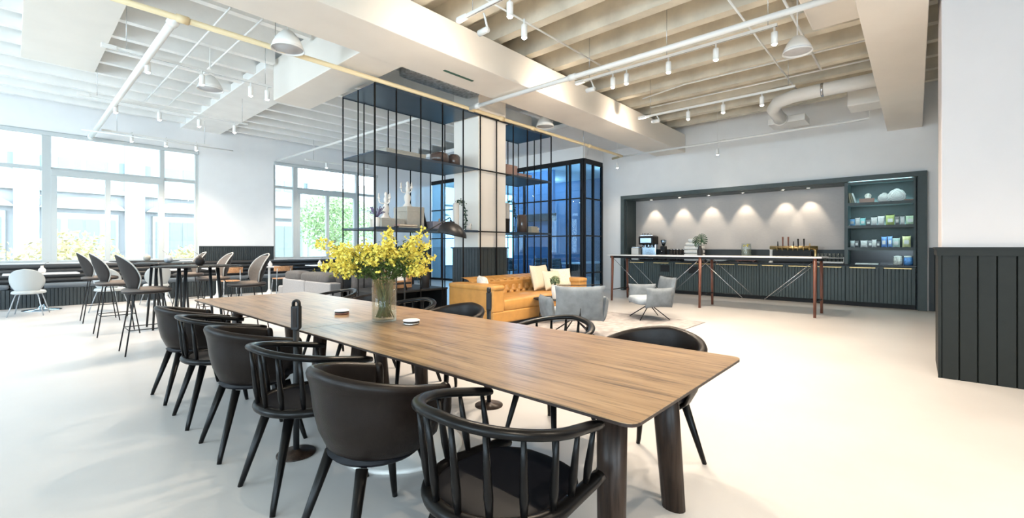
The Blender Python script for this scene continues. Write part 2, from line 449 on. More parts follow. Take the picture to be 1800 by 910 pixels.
# counter
tag(MB().bb(12.53, 13.26, NY0+.04, NY1-.04, .895, .925).build('countertop', M['darktop'], bevel=.004),
    'long black kitchen worktop running under the whole niche', 'countertop')
# base cabinets (each unit its own thing)
units = [(1.18, -.0), (1.78, 1.18), (2.92, 1.78), (4.0, 2.92), (5.10, 4.0), (6.60, 5.10)]
ulab = ['dark green base cabinet with two doors under the lit shelves',
        'narrow dark green base cabinet below the rack of drinking glasses',
        'dark green base cabinet below the brass tap rail',
        'dark green base cabinet below the lemon water jar',
        'dark green base cabinet with one black opening, below the white cloths',
        'dark green base cabinet with one black opening, farthest left below the coffee machine']
for (ya, yb), lb in zip(units, ulab):
    o = thing('base_cabinet', lb, 'cabinet', (12.55, (ya+yb)/2, 0), 0, 'kitchen base cabinets')
    w = ya-yb
    MB().bb(0, .70, -w/2+.003, w/2-.003, .10, .893).build('carcass', FR, o)
    MB().bb(.06, .70, -w/2+.003, w/2-.003, 0, .099).build('plinth', M['ebony'], o)
    nd = 1 if w < .8 else 2
    for k in range(nd):
        dw = w/nd
        y1 = w/2 - k*dw - .006
        d = fluted(MB(), dw-.012, .755, .062, .022, T(-.001, y1, .11) @ RZ(-math.pi/2)).build('door', FR, o)
        hl = .45 if dw > .5 else .3
        MB().bb(-.05, -.022, y1-dw/2-hl/2, y1-dw/2+hl/2, .866, .874).bb(-.05, -.046, y1-dw/2-hl/2, y1-dw/2+hl/2, .85, .874).build('handle', M['brass'], d)
    if yb == 4.0: MB().bb(-.035, -.02, -.11, .13, .60, .77).bb(-.035, .0, -.12, .14, .77, .78).bb(-.035, .0, -.12, .14, .59, .60).build('opening', M['ebony'], o)
    if yb == 5.1: MB().bb(-.035, -.02, -.62, -.36, .62, .79).bb(-.035, .0, -.63, -.35, .79, .80).bb(-.035, .0, -.63, -.35, .61, .62).build('opening', M['ebony'], o)
# open shelving
o = thing('shelving_unit', 'built-in dark green open shelving lit by cool strips at the right of the counter', 'shelves', (12.55, .56, 0))
mb = MB()
mb.bb(0, .70, .58, .64, .926, 2.755).bb(0, .70, -.56, -.52, .926, 2.755).bb(.66, .70, -.52, .58, 1.30, 2.755)
mb.bb(0.002, .02, -.52, .58, 2.715, 2.756)
mb.build('carcass', FR, o)
MB().bb(.66, .70, -.52, .58, .926, 1.30).build('back_panel', M['darktop'], o)
for z in (1.305, 1.79, 2.295):
    s_ = MB().bb(0.002, .66, -.52, .58, z-.045, z).bb(0, .02, -.52, .58, z-.062, z+.001).build('shelf', FR, o)
    if z > 1.4: MB().bb(.60, .655, -.50, .56, z+.002, z+.010).build('light_strip', M['led'], s_)
    MB().bb(.05, .07, -.50, .56, z-.052, z-.0455).build('light_strip', M['led'], s_)  # front strip added to brighten the goods on the shelf below
MB().bb(.05, .07, -.50, .56, 2.745, 2.752).build('light_strip', M['led'], o)

# ------- goods on the shelves
def bag(x, y, z, w, h, col, label, group, stripe=None):
    m_ = mat('bag_foil', tuple(min(.9, c*1.35+.06) for c in col), .45, noise=.3, nscale=18, spec=.6)
    o = thing('snack_bag', label, 'snack bag', (x, y, z), rnd.uniform(-.15, .15), group)
    MB().pillow(w, h, .05, T(0, 0, h/2) @ RZ(math.pi/2), 8).build('pouch', m_, o)
    MB().bb(-.003, .003, -w*.46, w*.46, h-.012, h+.006).build('seal', M['towel'] if stripe is None else stripe, o)
    if stripe is not None:
        MB().bb(-.031, -.022, -w*.28, w*.28, h*.28, h*.62).build('print_band', M['towel'], o)
D = M['ebony']
row2 = [(1.08,.10,.17,(.15,.35,.65),'blue and white'),(.985,.09,.19,(.75,.78,.8),'white with a dark band'),(.89,.10,.18,(.25,.6,.65),'turquoise'),(.79,.09,.14,(.12,.12,.13),'black'),
        (.69,.11,.19,(.85,.88,.9),'white'),(.57,.12,.21,(.78,.85,.88),'pale blue'),(.42,.15,.23,(.35,.42,.12),'olive green'),(.30,.08,.19,(.16,.15,.15),'dark brown'),(.215,.08,.19,(.7,.7,.68),'silver'),(.09,.15,.20,(.45,.58,.40),'pale green')]
for y_, w, h, c, nm in row2:
    bag(12.84+rnd.uniform(-.02, .02), y_, 1.791, w, h, c, '%s snack bag on the middle shelf of the lit unit' % nm, 'snack bags on the middle shelf', D)
row3 = [(1.08,.09,.16,(.55,.6,.62),'silver'),(1.0,.08,.16,(.10,.10,.11),'black'),(.87,.13,.16,(.75,.82,.85),'white'),(.76,.08,.16,(.2,.2,.22),'charcoal'),(.69,.08,.18,(.6,.62,.64),'grey'),(.62,.07,.14,(.15,.15,.17),'small dark'),
        (.52,.10,.24,(.10,.25,.60),'tall blue and white'),(.42,.08,.25,(.15,.3,.62),'taller blue'),(.32,.13,.21,(.45,.65,.55),'mint green'),(.15,.14,.25,(.70,.72,.30),'yellow-green')]
for y_, w, h, c, nm in row3:
    bag(12.84+rnd.uniform(-.02, .02), y_, 1.306, w, h, c, '%s snack bag on the lowest lit shelf' % nm, 'snack bags on the lowest lit shelf', D)
# top shelf
for i, (y_, c, a) in enumerate(((1.10, (.45,.38,.25), -.16), (1.055, (.30,.28,.20), -.22), (1.01, (.70,.74,.74), -.28))):
    o = thing('book', '%s book leaning at the left end of the top lit shelf' % ('tan', 'olive', 'pale grey')[i], 'book', (12.75, y_, 2.296), 0, 'books leaning on the top shelf')
    mm = mat('book_cover', c, .6)
    MB().bb(0, .18, -.012, .012, .004, .25, RX(a)).build('cover', mm, o, bevel=.003)
    MB().bb(.004, .182, -.009, .009, .006, .246, RX(a)).build('pages', M['towel'], o)
o = thing('wooden_box', 'low dark red-brown box under a white ornament on the top lit shelf', 'box', (12.85, .82, 2.296))
MB().bb(-.09, .09, -.13, .13, 0, .09).build('box_body', M['rose'], o, bevel=.004); MB().bb(-.093, .093, -.133, .133, .09, .102).build('lid', M['rose'], o)
o = thing('ornament', 'small white knotted ornament on the dark red-brown box', 'ornament', (12.85, .80, 2.399))
MB().lathe([(.05, 0), (.052, .02), (.035, .06), (.02, .1), (.001, .115)], 20).build('base', M['porcelain'], o)
MB().tube([(0, .05*math.cos(a*.524), .06+.045*math.sin(a*.524)) for a in range(12)], .012, 8, True).build('ring', M['porcelain'], o)
def coral(y_, rr, lb):
    o = thing('coral_disc', lb, 'ornament', (12.86, y_, 2.296))
    def fn(u, v):
        th = u*2*math.pi; q = v
        rad = rr*q*(1+.03*math.sin(9*th))
        return (-.05*(1-q*q)-.012*math.sin(q*22+3*math.sin(th*3))*q, rad*math.cos(th), rr*.92+rad*math.sin(th)*.92)
    MB().grid(fn, 48, 16).build('disc', M['towel'], o, solid=.02)
    MB().bb(-.0, .05, -.05, .05, 0, .03).build('stand', M['towel'], o)
coral(.52, .11, 'smaller round white coral disc on the top lit shelf')
coral(.31, .15, 'larger round white coral disc on the top lit shelf')
o = thing('paper_stack', 'low stack of pink-grey cards beside the large white coral disc', 'cards', (12.84, .10, 2.296))
for k in range(3): MB().bb(-.06, .06, -.09, .09, k*.014, k*.014+.012, RZ(.1*k)).build('card', M['rose'], o)
# counter items
o = thing('white_tray', 'thin white tray lying on the black worktop under the lit shelves', 'tray', (12.80, .82, .926))
MB().bb(-.12, .12, -.2, .2, 0, .012).bb(-.12, -.112, -.2, .2, .012, .024).bb(.112, .12, -.2, .2, .012, .024).build('tray_body', M['white'], o)
for i, (y_, c, nm) in enumerate(((.29, (.55, .52, .48), 'brown and white'), (.12, (.10, .25, .55), 'blue and white'))):
    o = thing('storage_jar', '%s jar on the worktop under the lit shelves' % nm, 'jar', (12.86, y_, .926), 0, 'jars under the lit shelves')
    MB().lathe([(.07, 0), (.078, .01), (.078, .15), (.06, .165)], 24).build('jar_body', mat('jar_glaze', c, .2, noise=.6, nscale=26), o)
    MB().lathe([(.066, .165), (.07, .17), (.07, .19), (.02, .2)], 24).build('lid', M['white'], o)
o = thing('white_canister', 'square white canister at the left end of the worktop', 'canister', (12.90, 6.43, .926))
MB().bb(-.1, .1, -.12, .12, 0, .36).build('body', M['white'], o, bevel=.015); MB().bb(-.1, .1, -.12, .12, .362, .40).build('lid', M['steel'], o, bevel=.01)
o = thing('espresso_machine', 'chrome and black espresso machine on the left of the worktop', 'coffee machine', (12.93, 6.05, .926))
MB().bb(-.16, .2, -.23, .23, .03, .14).build('drip_base', M['chrome'], o, bevel=.01)
MB().bb(.02, .2, -.23, .23, .14, .50).build('body', M['chrome'], o, bevel=.02)
MB().bb(-.18, .2, -.24, .24, .46, .72).build('head', M['ebony'], o, bevel=.03)
MB().bb(-.185, -.178, -.17, .17, .52, .66).build('control_panel', M['chrome'], o)
for yy in (-.11, .11):
    g = MB().lathe([(.035, .38), (.035, .46)], 16, T(-.09, yy, 0)).build('brew_group', M['steel'], o)
    MB().tube([(-.1, yy, .40), (-.25, yy, .385)], .014, 8).build('portafilter', M['ebony'], g)
for (a, b_) in ((-.12, -.2), (-.12, .2), (.16, -.2), (.16, .2)): MB().lathe([(.02, 0), (.02, .03)], 12, T(a, b_, 0)).build('foot', M['ebony'], o)
MB().bb(-.14, .16, -.2, .2, .73, .745).build('cup_shelf', M['steel'], o)
for i, (a, b_) in enumerate(((12.9, 6.18), (12.9, 6.08), (12.9, 5.98), (13.0, 6.13), (13.0, 6.03))):
    MBc = MB().lathe([(.022, 0), (.03, .004), (.043, .06), (.040, .06), (.026, .008), (.0001, .006)], 16)
    tag(MBc.build('coffee_cup', M['steel']), 'small metal cup on top of the espresso machine', 'cup', 'cups on the espresso machine').location = (a, b_, 1.672)
o = thing('coffee_grinder', 'black coffee grinder with metal hopper beside the espresso machine', 'grinder', (12.93, 5.57, .926))
MB().bb(-.09, .1, -.07, .07, 0, .42).build('body', M['ebony'], o, bevel=.02)
MB().lathe([(.03, .42), (.08, .54), (.085, .60), (.02, .615)], 20).build('hopper', M['chrome'], o)
MB().tube([(-.09, 0, .28), (-.15, 0, .25)], .02, 10).build('spout', M['steel'], o)
for i in range(5):
    o = thing('dark_canister', 'black canister with pale lid in the row right of the coffee grinder', 'canister', (12.98, 5.36-i*.095, .926), 0, 'row of black canisters')
    MB().lathe([(.036, 0), (.04, .005), (.04, .30)], 16).build('body', M['ebony'], o)
    MB().lathe([(.041, .30), (.041, .33), (.02, .345)], 16).build('lid', M['steel'], o)
for k in range(6):
    z = .926+k*.105
    w = .26 if k < 5 else .16
    o = MB().sup((0, 0, .05), (.30, w*2 if k < 4 else w*1.7, .10), .35, .3).build('folded_towel', M['towel'])
    tag(o, 'folded white towel, %s of the stack beside the leaf vase' % ('lowest', 'second from the bottom', 'third from the bottom', 'third from the top', 'second from the top', 'topmost')[k], 'towel', 'stack of white towels')
    o.location = (12.96, 4.68, z)
for k in range(3):
    o = MB().sup((0, 0, 0), (.12, .56, .12), .8, .6).build('rolled_towel', M['towel'])
    tag(o, 'rolled white towel lying on the worktop, %s' % ('front', 'middle', 'back')[k], 'towel', 'rolled white towels'); o.location = (12.78+k*.13, 4.02, .987)
o = thing('serving_board', 'reddish wooden board under the lemon water jar', 'board', (12.95, 3.32, .926))
MB().bb(-.14, .14, -.24, .24, .02, .05).build('board', M['walnut'], o, bevel=.006)
MB().bb(-.12, .12, -.2, -.17, 0, .02).bb(-.12, .12, .17, .2, 0, .02).build('feet', M['walnut'], o)
o = thing('water_jar', 'glass jar of lemon water on the reddish wooden board', 'jar', (12.95, 3.33, .977))
MB().lathe([(.07, 0), (.12, .03), (.135, .16), (.12, .32), (.11, .42), (.115, .43), (.105, .43), (.112, .32), (.128, .16), (.11, .035), (.0001, .012)], 28).build('glass', M['vase'], o)
MB().lathe([(.0001, .015), (.10, .035), (.12, .16), (.115, .28), (.0001, .28)], 24).build('water', mat('lemon_water', (.75, .78, .66), .1, trans=.7), o)
for k in range(5):
    a = k*1.3
    MB().lathe([(.0001, -.005), (.032, -.005), (.032, .005), (.0001, .005)], 14, T(.06*math.cos(a), .06*math.sin(a), .36+.01*k) @ RX(.6+a)).build('lemon_slice', M['yellow'], o)
MB().lathe([(.012, 0), (.012, .05)], 10, T(-.13, 0, .07) @ RY(-math.pi/2)).build('tap', M['steel'], o)
# tap rail
o = thing('tap_rail', 'brass beverage rail with seven tap handles over a black font', 'drink taps', (12.93, 2.27, .926))
MB().tube([(0, -.52, .37), (0, .50, .37)], .045, 14).build('manifold', M['brass'], o)
MB().bb(-.08, .10, -.40, .42, 0, .29).build('font', M['ebony'], o, bevel=.01)
for yy in (-.47, .47):
    MB().lathe([(.06, 0), (.06, .012), (.035, .03), (.035, .30), (.05, .33)], 18, T(0, yy, 0)).build('post', M['brass'] if yy < 0 else M['white'], o)
for k, (yy, h, c) in enumerate(((.32, .10, 'ebony'), (.21, .21, 'walnut'), (.09, .21, 'walnut'), (-.02, .10, 'ebony'), (-.12, .16, 'ebony'), (-.24, .16, 'ebony'), (-.36, .05, 'brass'))):
    t_ = MB().tube([(0, yy, .37), (-.09, yy, .37), (-.10, yy, .30)], [.014, .013, .009], 10).build('tap', M['brass'], o)
    MB().tube([(-.02, yy, .40), (-.02, yy, .43), (-.03, yy, .43+h)], [.008, .014, .02 if h > .12 else .009], 10).build('tap_handle', M[c], t_)
# glass rack
tag(MB().bb(-.14, .14, -.27, .27, 0, .012).bb(-.14, .14, -.27, .27, .130, .138).bb(-.14, -.13, -.27, .27, .0, .05).bb(-.14, -.13, -.27, -.26, 0, .16).bb(-.14, -.13, .26, .27, 0, .16).bb(.13, .14, -.27, -.26, 0, .16).bb(.13, .14, .26, .27, 0, .16)
    .build('glass_rack', M['white']), 'white two tier rack holding drinking glasses on the worktop', 'rack').location = (12.80, 1.49, .926)
gl = MB().lathe([(.024, 0), (.030, .1), (.028, .1), (.022, .006), (.0001, .006)], 12)
go = None
for k in range(2):
    for i in range(7):
        if go is None:
            go = gl.build('drinking_glass', M['vase']); tag(go, None, 'glass', 'drinking glasses in the rack'); g = go
        else: g = go.copy(); COL.objects.link(g)
        g['label'] = 'clear drinking glass on the %s tier of the white rack' % ('lower', 'upper')[k]
        g.location = (12.72, 1.72-i*.076, .94+k*.125)

# ------------------------------------------------------------------ bar table
o = thing('bar_table', 'long high table with white top and six reddish walnut legs before the kitchen', 'table', (10.32, 3.5, 0))
MB().bb(-.42, .42, -2.22, 2.22, 1.10, 1.125).build('tabletop', M['marble'], o, bevel=.005)
MB().bb(-.38, -.36, -2.15, 2.15, 1.045, 1.10).bb(.36, .38, -2.15, 2.15, 1.045, 1.10).bb(-.38, .38, -2.15, -2.12, 1.045, 1.10).bb(-.38, .38, 2.12, 2.15, 1.045, 1.10).build('apron', M['black'], o)
for yy in (-2.11, -.03, 2.09):
    for sx in (-1, 1):
        MB().tube([(sx*.41, yy, 0), (sx*.37, yy, 1.098)], [.026, .034], 6).build('leg', M['walnut'], o)
    MB().tube([(-.40, yy, .27), (.40, yy, .27)], .012, 8).build('foot_rail', M['black'], o)
for (a, b_) in ((2.09, 1.25), (-.03, .81), (-.03, -.87), (-2.11, -1.27)):
    MB().tube([(-.37, a, 1.06), (-.37, b_, .28)] if True else [], .006, 6).build('brace', M['steel'], o)
    MB().tube([(.37, a, 1.06), (.37, b_, .28)], .006, 6).build('brace', M['steel'], o)
MB().tube([(.37, 2.09, .27), (.37, -2.11, .27)], .008, 6).build('long_rail', M['black'], o)
MB().tube([(-.37, 1.25, .28), (.37, 1.25, .28)], .006, 6).build('tie', M['steel'], o)
# monstera in black vase
o = thing('leaf_vase', 'two large split leaves in a small black vase on the high table', 'plant', (10.25, 3.58, 1.126))
MB().lathe([(.05, 0), (.058, .02), (.06, .10), (.035, .18), (.032, .22), (.027, .22), (.0001, .2)], 20).build('vase', M['ebony'], o)
def monstera(mb, rr, Mx):
    n_ = 9
    for sd in (-1, 1):
        for k in range(n_):
            a0 = R(10+k*17.5); a1 = a0+R(9)
            p = []
            for a in (a0, (a0+a1)/2, a1):
                q = rr*(1-.18*math.cos(a))*(1.0 if a < 2.6 else .8)
                p.append((sd*q*math.sin(a)*.82, -.02*abs(math.sin(a)), rr*.25+q*math.cos(a)))
            zc = rr*(.75-.12*k)
            mb.add([(0, 0, zc-.008), (0, 0, zc+.008)] + p, [(0, 1, 2), (0, 2, 3), (0, 3, 4)], True, Mx)
            if k == 8: mb.add([(0, 0, -.1*rr), (0, 0, rr*.5), p[0]], [(0, 1, 2)], True, Mx)
face = RZ(R(-50))
for (dx, dz, rr, tilt, yaw) in ((.04, .33, .15, .15, .1), (-.10, .30, .14, -.75, .5)):
    st = MB().tube([(0, 0, .1), (-dx*.6*-1*.2, -dx*.5, .2), (dx*.4, -dx*.9, dz)], .005, 6).build('stalk', M['dkleaf'], o)
    mb = MB(); monstera(mb, rr, T(dx*.4, -dx*.9, dz) @ RZ(R(-48)+yaw) @ RY(-tilt if dx > 0 else -tilt))
    mb.build('leaf', M['dkleaf'], o, solid=.002)

# ------------------------------------------------------------------ glass meeting room
GX, GY = 11.54, 7.46
def glazing(name, Mx, w, vs, hz, lab):
    o = thing(name, None, None); o['kind'] = 'structure'
    mb = MB()
    mb.bb(0, w, -.03, .03, 0, .08, Mx).bb(0, w, -.03, .03, 3.86, 4.0, Mx)
    for (x_, hw) in vs: mb.bb(x_-hw, x_+hw, -.035, .035, 0, 3.9, Mx)
    for z in hz: mb.bb(0, w, -.02, .02, z-.02, z+.02, Mx)
    mb.build('window_frame', M['black'], o)
    MB().bb(.02, w-.02, -.004, .004, .05, 3.9, Mx).build('pane', M['blueglass'], o)
    return o
glazing('window_4', T(GX, GY, 0) @ RZ(math.pi/2), YN-GY, [(.03, .035), (.10, .012), (.50, .03), (.62, .012), (1.30, .03), (2.35, .03), (3.4, .03), (4.5, .03), (5.6, .03), (6.7, .03)], (1.66, 2.80), '')
glazing('window_5', T(GX, GY, 0), XE-GX, [(.03, .04), (.52, .03), (XE-GX-.03, .03)], (.53, 1.66, 2.80), '')
struct(MB().bb(GX-.04, GX+.04, GY, YN, 4.0, 4.36).bb(GX, XE, GY-.04, GY+.04, 4.0, 4.36).build('wall_bulkhead', M['wall']))
struct(MB().bb(XE+.15, 17.5, GY-.15, GY, 0, 4.5).build('wall_partition', M['navy']))
struct(MB().bb(17.3, 17.5, GY, YN, 0, 4.5).build('wall_far', M['navy']))
struct(MB().bb(14.2, 14.35, 10.6, 12.7, 0, 4.36).build('wall_divider', M['navy']))
tag(MB().bb(-.04, .04, -.8, .8, 0, .3).build('wall_screen', M['ebony'], bevel=.01), 'black wall screen high inside the glass meeting room', 'screen').location = (14.12, 10.6-.0+.6, 2.35)
o = thing('meeting_table', 'long dark table inside the glass meeting room', 'table', (14.6, 9.2, 0))
MB().bb(-1.3, 1.3, -.5, .5, .71, .75).build('tabletop', M['marble'], o, bevel=.005)
for sx in (-1, 1): MB().bb(sx*1.0-.05, sx*1.0+.05, -.3, .3, 0, .71).build('leg', M['ebony'], o)
oc = None
ocl = [((12.75, 9.25), -90, 'farthest right behind the sofa back'), ((12.85, 10.0), -80, 'second from the right behind the sofa'), ((12.55, 11.4), -70, 'behind the right shelf section'), ((12.4, 12.5), -60, 'farthest into the glass room')]
def office_chair(lb, loc, rz):
    o = thing('office_chair', lb, 'chair', loc, rz, 'ribbed office chairs in the glass room')
    def fn(u, v):
        return ((u-.5)*.5, -.22-.09*v+.05*abs(2*u-1)**2, .50+.42*v)
    MB().grid(fn, 10, 16).build('backrest', M['ebony'], o, solid=.015)
    mb = MB()
    for k in range(8): mb.tube([((i/8-.5)*.48, -.245-.09*(k/8)+.05*abs(i/4-1)**2, .53+.05*k) for i in range(9)], .010, 6)
    mb.build('ribs', M['steel'], o)
    MB().sup((0, 0, .46), (.5, .48, .06), .4, .4).build('seat', M['ebony'], o)
    MB().tube([(0, 0, .1), (0, 0, .44)], .025, 10).build('stem', M['steel'], o)
    for k in range(5):
        a = k*2*math.pi/5
        MB().tube([(0, 0, .10), (.28*math.cos(a), .28*math.sin(a), .06)], [.02, .012], 8).build('leg', M['steel'], o)
        MB().lathe([(.0001, -.03), (.03, -.02), (.03, .02), (.0001, .03)], 10, T(.28*math.cos(a), .28*math.sin(a), .031) @ RX(math.pi/2)).build('castor', M['ebony'], o)
    for sx in (-1, 1): MB().tube([(sx*.25, -.2, .55), (sx*.27, -.18, .66), (sx*.27, .12, .66), (sx*.24, .15, .47)], .012, 8).build('armrest', M['steel'], o)
    return o
for (xy, a, lb) in ocl:
    if oc is None: oc = office_chair('black ribbed office chair in the glass room, '+lb, (*xy, 0), R(a))
    else: dup(oc, (*xy, 0), R(a), 'black ribbed office chair in the glass room, '+lb)

for k, (x_, y_) in enumerate(((13.2, 8.6), (15.2, 8.6), (13.0, 11.2), (12.6, 13.2), (16.0, 12.5))):
    o = thing('ceiling_lamp', 'small round ceiling lamp inside the glass meeting room, %s' % ('nearest its corner', 'nearest its far wall', 'left of the divider', 'deepest left', 'behind the divider')[k], 'light', (x_, y_, 4.3), 0, 'lamps of the glass room')
    MB().lathe([(.0001, 0), (.08, 0), (.09, .02), (.09, .055), (.0001, .055)], 24).build('diffuser', M['lens'], o)
    l = bpy.data.lights.new('bulb', 'POINT'); l.energy = 130; l.color = (.80, .92, 1); l.shadow_soft_size = .09
    lo = bpy.data.objects.new('bulb', l); COL.objects.link(lo); lo.parent = o; lo.location = (0, 0, -.12)
# ------------------------------------------------------------------ display shelving round the column
BK = M['black']
o = thing('display_shelving', 'floor to ceiling black rod shelving wrapped round the white column', 'shelves', (0, 0, 0))
for (x_) in (3.76, 4.15, 4.63, 5.10, 5.59, 6.03, 6.48, 6.98, 7.44, 7.91, 8.29):
    MB().tube([(x_, 6.24, 0), (x_, 6.24, 3.86)], .014 if x_ > 3.8 else .017, 6).build('rod', BK, o)
for (x_) in (3.76, 4.15, 4.64, 5.13, 5.61, 5.98, 6.98, 7.44, 7.91, 8.29):
    MB().tube([(x_, 7.24, 0), (x_, 7.24, 3.86)], .012, 6).build('rod', BK, o)
for y_ in (6.74,):
    for x_ in (3.76, 8.29): MB().tube([(x_, y_, 0), (x_, y_, 3.86)], .012, 6).build('rod', BK, o)
for (a, b_) in ((3.76, 5.97), (6.90, 8.29)):
    for z in (3.84, 2.79, 1.60):
        MB().bb(a, b_, 6.24, 7.24, z, z+.02).bb(a, b_, 6.235, 6.245, z-.01, z+.03).bb(a, b_, 7.235, 7.245, z-.01, z+.03).build('shelf', M['steelblue'], o)
for z in (3.85, 2.80, 1.61): MB().bb(5.97, 6.90, 6.23, 6.25, z-.012, z+.012).build('cross_bar', BK, o)
MB().bb(3.76, 5.22, 6.24, 7.24, .56, .59).bb(3.76, 5.22, 7.1, 7.24, 0, .56).bb(3.76, 3.79, 6.26, 7.24, 0, .56).bb(5.19, 5.22, 6.26, 7.24, 0, .56).bb(3.76, 5.22, 6.26, 7.24, 0, .03).build('base_cabinet', M['ebony'], o)

def simple_box(name, lb, cat, x0, x1, y0, y1, z0, h, m_, lid=None):
    o = thing(name, lb, cat, ((x0+x1)/2, (y0+y1)/2, z0))
    w = (x1-x0)/2; d = (y1-y0)/2
    MB().bb(-w, w, -d, d, 0, h*.78).build('box_body', m_, o, bevel=.004)
    MB().bb(-w-.004, w+.004, -d-.004, d+.004, h*.78, h).build('lid', m_, o, bevel=.004)
    return o
S1, S2, SB = 2.811, 1.621, .591
simple_box('flat_box', 'wide flat grey-brown box on the upper shelf', 'box', 4.1, 4.9, 6.45, 6.95, S1, .13, M['paper'])
def lantern(x_, y_, z_, rr, h, lb):
    o = thing('glass_lantern', lb, 'lantern', (x_, y_, z_), 0, 'smoked glass lanterns on the upper shelf')
    b0 = .06
    MB().lathe([(rr*.6, b0), (rr, b0+h*.12), (rr*1.02, b0+h*.5), (rr, b0+h*.82), (rr*.72, b0+h), (rr*.68, b0+h)], 24).build('glass', M['brownglass'], o)
    for z in (.004, b0): MB().tube([(rr*.8*math.cos(k*.524), rr*.8*math.sin(k*.524), z) for k in range(12)], .004, 6, True).build('wire_ring', BK, o)
    mb = MB()
    for k in range(10):
        a = k*.628; mb.tube([(rr*.8*math.cos(a), rr*.8*math.sin(a), 0), (rr*.8*math.cos(a), rr*.8*math.sin(a), b0)], .003, 5)
    mb.build('wire_stand', BK, o)
lantern(5.42, 6.72, S1, .18, .22, 'wider smoked glass lantern on wire stand on the upper shelf')
lantern(5.78, 6.72, S1, .12, .24, 'narrower smoked glass lantern on wire stand, nearest the column')
# lavender pot
o = thing('lavender_pot', 'purple lavender in a pale pot at the left end of the middle shelf', 'plant', (3.95, 6.5, S2))
MB().lathe([(.05, 0), (.055, .01), (.06, .17), (.052, .17), (.0001, .15)], 20).build('pot', M['porcelain'], o)
mb = MB()
for k in range(26):
    a = rnd.uniform(0, 6.28); q = rnd.uniform(.03, .14); h = rnd.uniform(.24, .36)
    mb.tube([(0, 0, .15), (q*.4*math.cos(a), q*.4*math.sin(a), .22), (q*math.cos(a), q*math.sin(a), h)], [.003, .004, .009], 5)
mb.build('sprigs', M['lav'], o)
simple_box('display_box', 'low olive box carrying the left candelabra', 'box', 3.98, 4.42, 6.40, 6.75, S2, .16, M['paper'])
simple_box('display_box', 'tall grey-green box carrying the right candelabra', 'box', 4.47, 4.82, 6.40, 6.80, S2, .38, M['paper'])
def candelabra(x_, y_, z_, lb):
    o = thing('candelabra', lb, 'candelabra', (x_, y_, z_), 0, 'white figurine candelabras')
    P_ = M['porcelain']
    MB().lathe([(.075, 0), (.08, .02), (.055, .05), (.04, .08), (.055, .13), (.06, .18), (.035, .23), (.02, .26)], 18).build('figure_base', P_, o)
    MB().lathe([(.018, .26), (.03, .29), (.032, .34), (.015, .37), (.026, .395), (.026, .42), (.012, .445), (.001, .45)], 16).build('figure', P_, o)
    for k in range(3):
        a = (0, 2.1, 4.2)[k]+.6
        c_, s_ = math.cos(a), math.sin(a)
        ar = MB().tube([(0, 0, .27), (.05*c_, .05*s_, .25), (.10*c_, .10*s_, .27), (.11*c_, .11*s_, .32)], .009, 8).build('arm', P_, o)
        MB().lathe([(.01, 0), (.025, .02), (.02, .03), (.012, .035), (.010, .1), (.0001, .1)], 12, T(.11*c_, .11*s_, .32)).build('candle_cup', P_, ar)
candelabra(4.17, 6.58, S2+.161, 'white figurine candelabra on the low olive box, left one')
candelabra(4.60, 6.58, S2+.381, 'white figurine candelabra on the tall grey-green box, right one')
for k in range(2):
    o = thing('book', 'thin dark book lying on the middle shelf, %s one of two' % ('lower', 'upper')[k], 'book', (4.40, 6.36, S2+k*.034), .05*k, 'flat books before the display boxes')
    MB().bb(-.19, .19, -.09, .09, 0, .030).build('cover', M['rose'] if k else M['taupe'], o, bevel=.003)
    MB().bb(-.186, .186, -.092, .088, .005, .025).build('pages', M['cushion'], o)
o = thing('leaning_frame', 'black frame leaning against the tall grey-green box', 'picture frame', (4.92, 6.60, S2))
MB().bb(-.012, .012, -.17, .17, 0, .40, RY(-.28)).build('frame', M['ebony'], o, bevel=.003)
MB().bb(-.016, -.012, -.14, .14, .03, .37, RY(-.28)).build('print', M['steelblue'], o)
simple_box('display_box', 'small lilac-grey box between leaning frame and amber bottles', 'box', 5.03, 5.22, 6.42, 6.64, S2, .15, mat('lilac_grey', (.30, .28, .33), .6))
bottle = None
for k, (x_, y_, h) in enumerate(((5.28, 6.55, .22), (5.34, 6.45, .17), (5.40, 6.60, .26), (5.46, 6.45, .20), (5.53, 6.55, .18))):
    o = thing('amber_bottle', 'amber figured bottle on the middle shelf, %s' % ('leftmost', 'second from the left, short', 'tallest one in the middle', 'second from the right', 'rightmost beside the pale tube')[k], 'bottle', (x_, y_, S2), 0, 'amber bottles on the middle shelf')
    MB().lathe([(.026, 0), (.03, .01), (.03, h*.5), (.015, h*.65), (.012, h*.85)], 14).build('bottle_body', M['gold'], o)
    MB().lathe([(.014, h*.85), (.018, h*.9), (.001, h)], 12).build('stopper', M['ebony'] if k in (2, 3) else M['gold'], o)
def hanging_planter(x_, y_, z_, lb, h=.52, sd=1):
    o = thing('trailing_plant', lb, 'plant', (x_, y_, z_))
    MB().lathe([(.055, 0), (.06, .01), (.06, h), (.052, h), (.0001, h-.03)], 20).build('tall_pot', M['porcelain'], o)
    pts = [(0, 0, h), (.06*sd, -.02, h+.05), (.15*sd, -.05, h+.02), (.19*sd, -.06, h-.12), (.17*sd, -.06, h-.22), (.22*sd, -.05, h-.3), (.18*sd, -.05, .04)]
    MB().tube(pts, .006, 6).build('vine', M['dkleaf'], o)
    mb = MB()
    for k in range(150):
        f = rnd.random()*(len(pts)-1); i = int(f); p = Vector(pts[i]).lerp(Vector(pts[i+1]), f-i)
        p += Vector([rnd.gauss(0, .02) for _ in range(3)])
        Mx = T(*p) @ Euler((rnd.uniform(0, 6), rnd.uniform(0, 6), 0)).to_matrix().to_4x4()
        mb.add([(-.02, 0, 0), (0, -.012, .004), (.022, 0, 0), (0, .012, .004)], [(0, 1, 2, 3)], True, Mx)
    mb.build('leaves', M['dkleaf'], o)
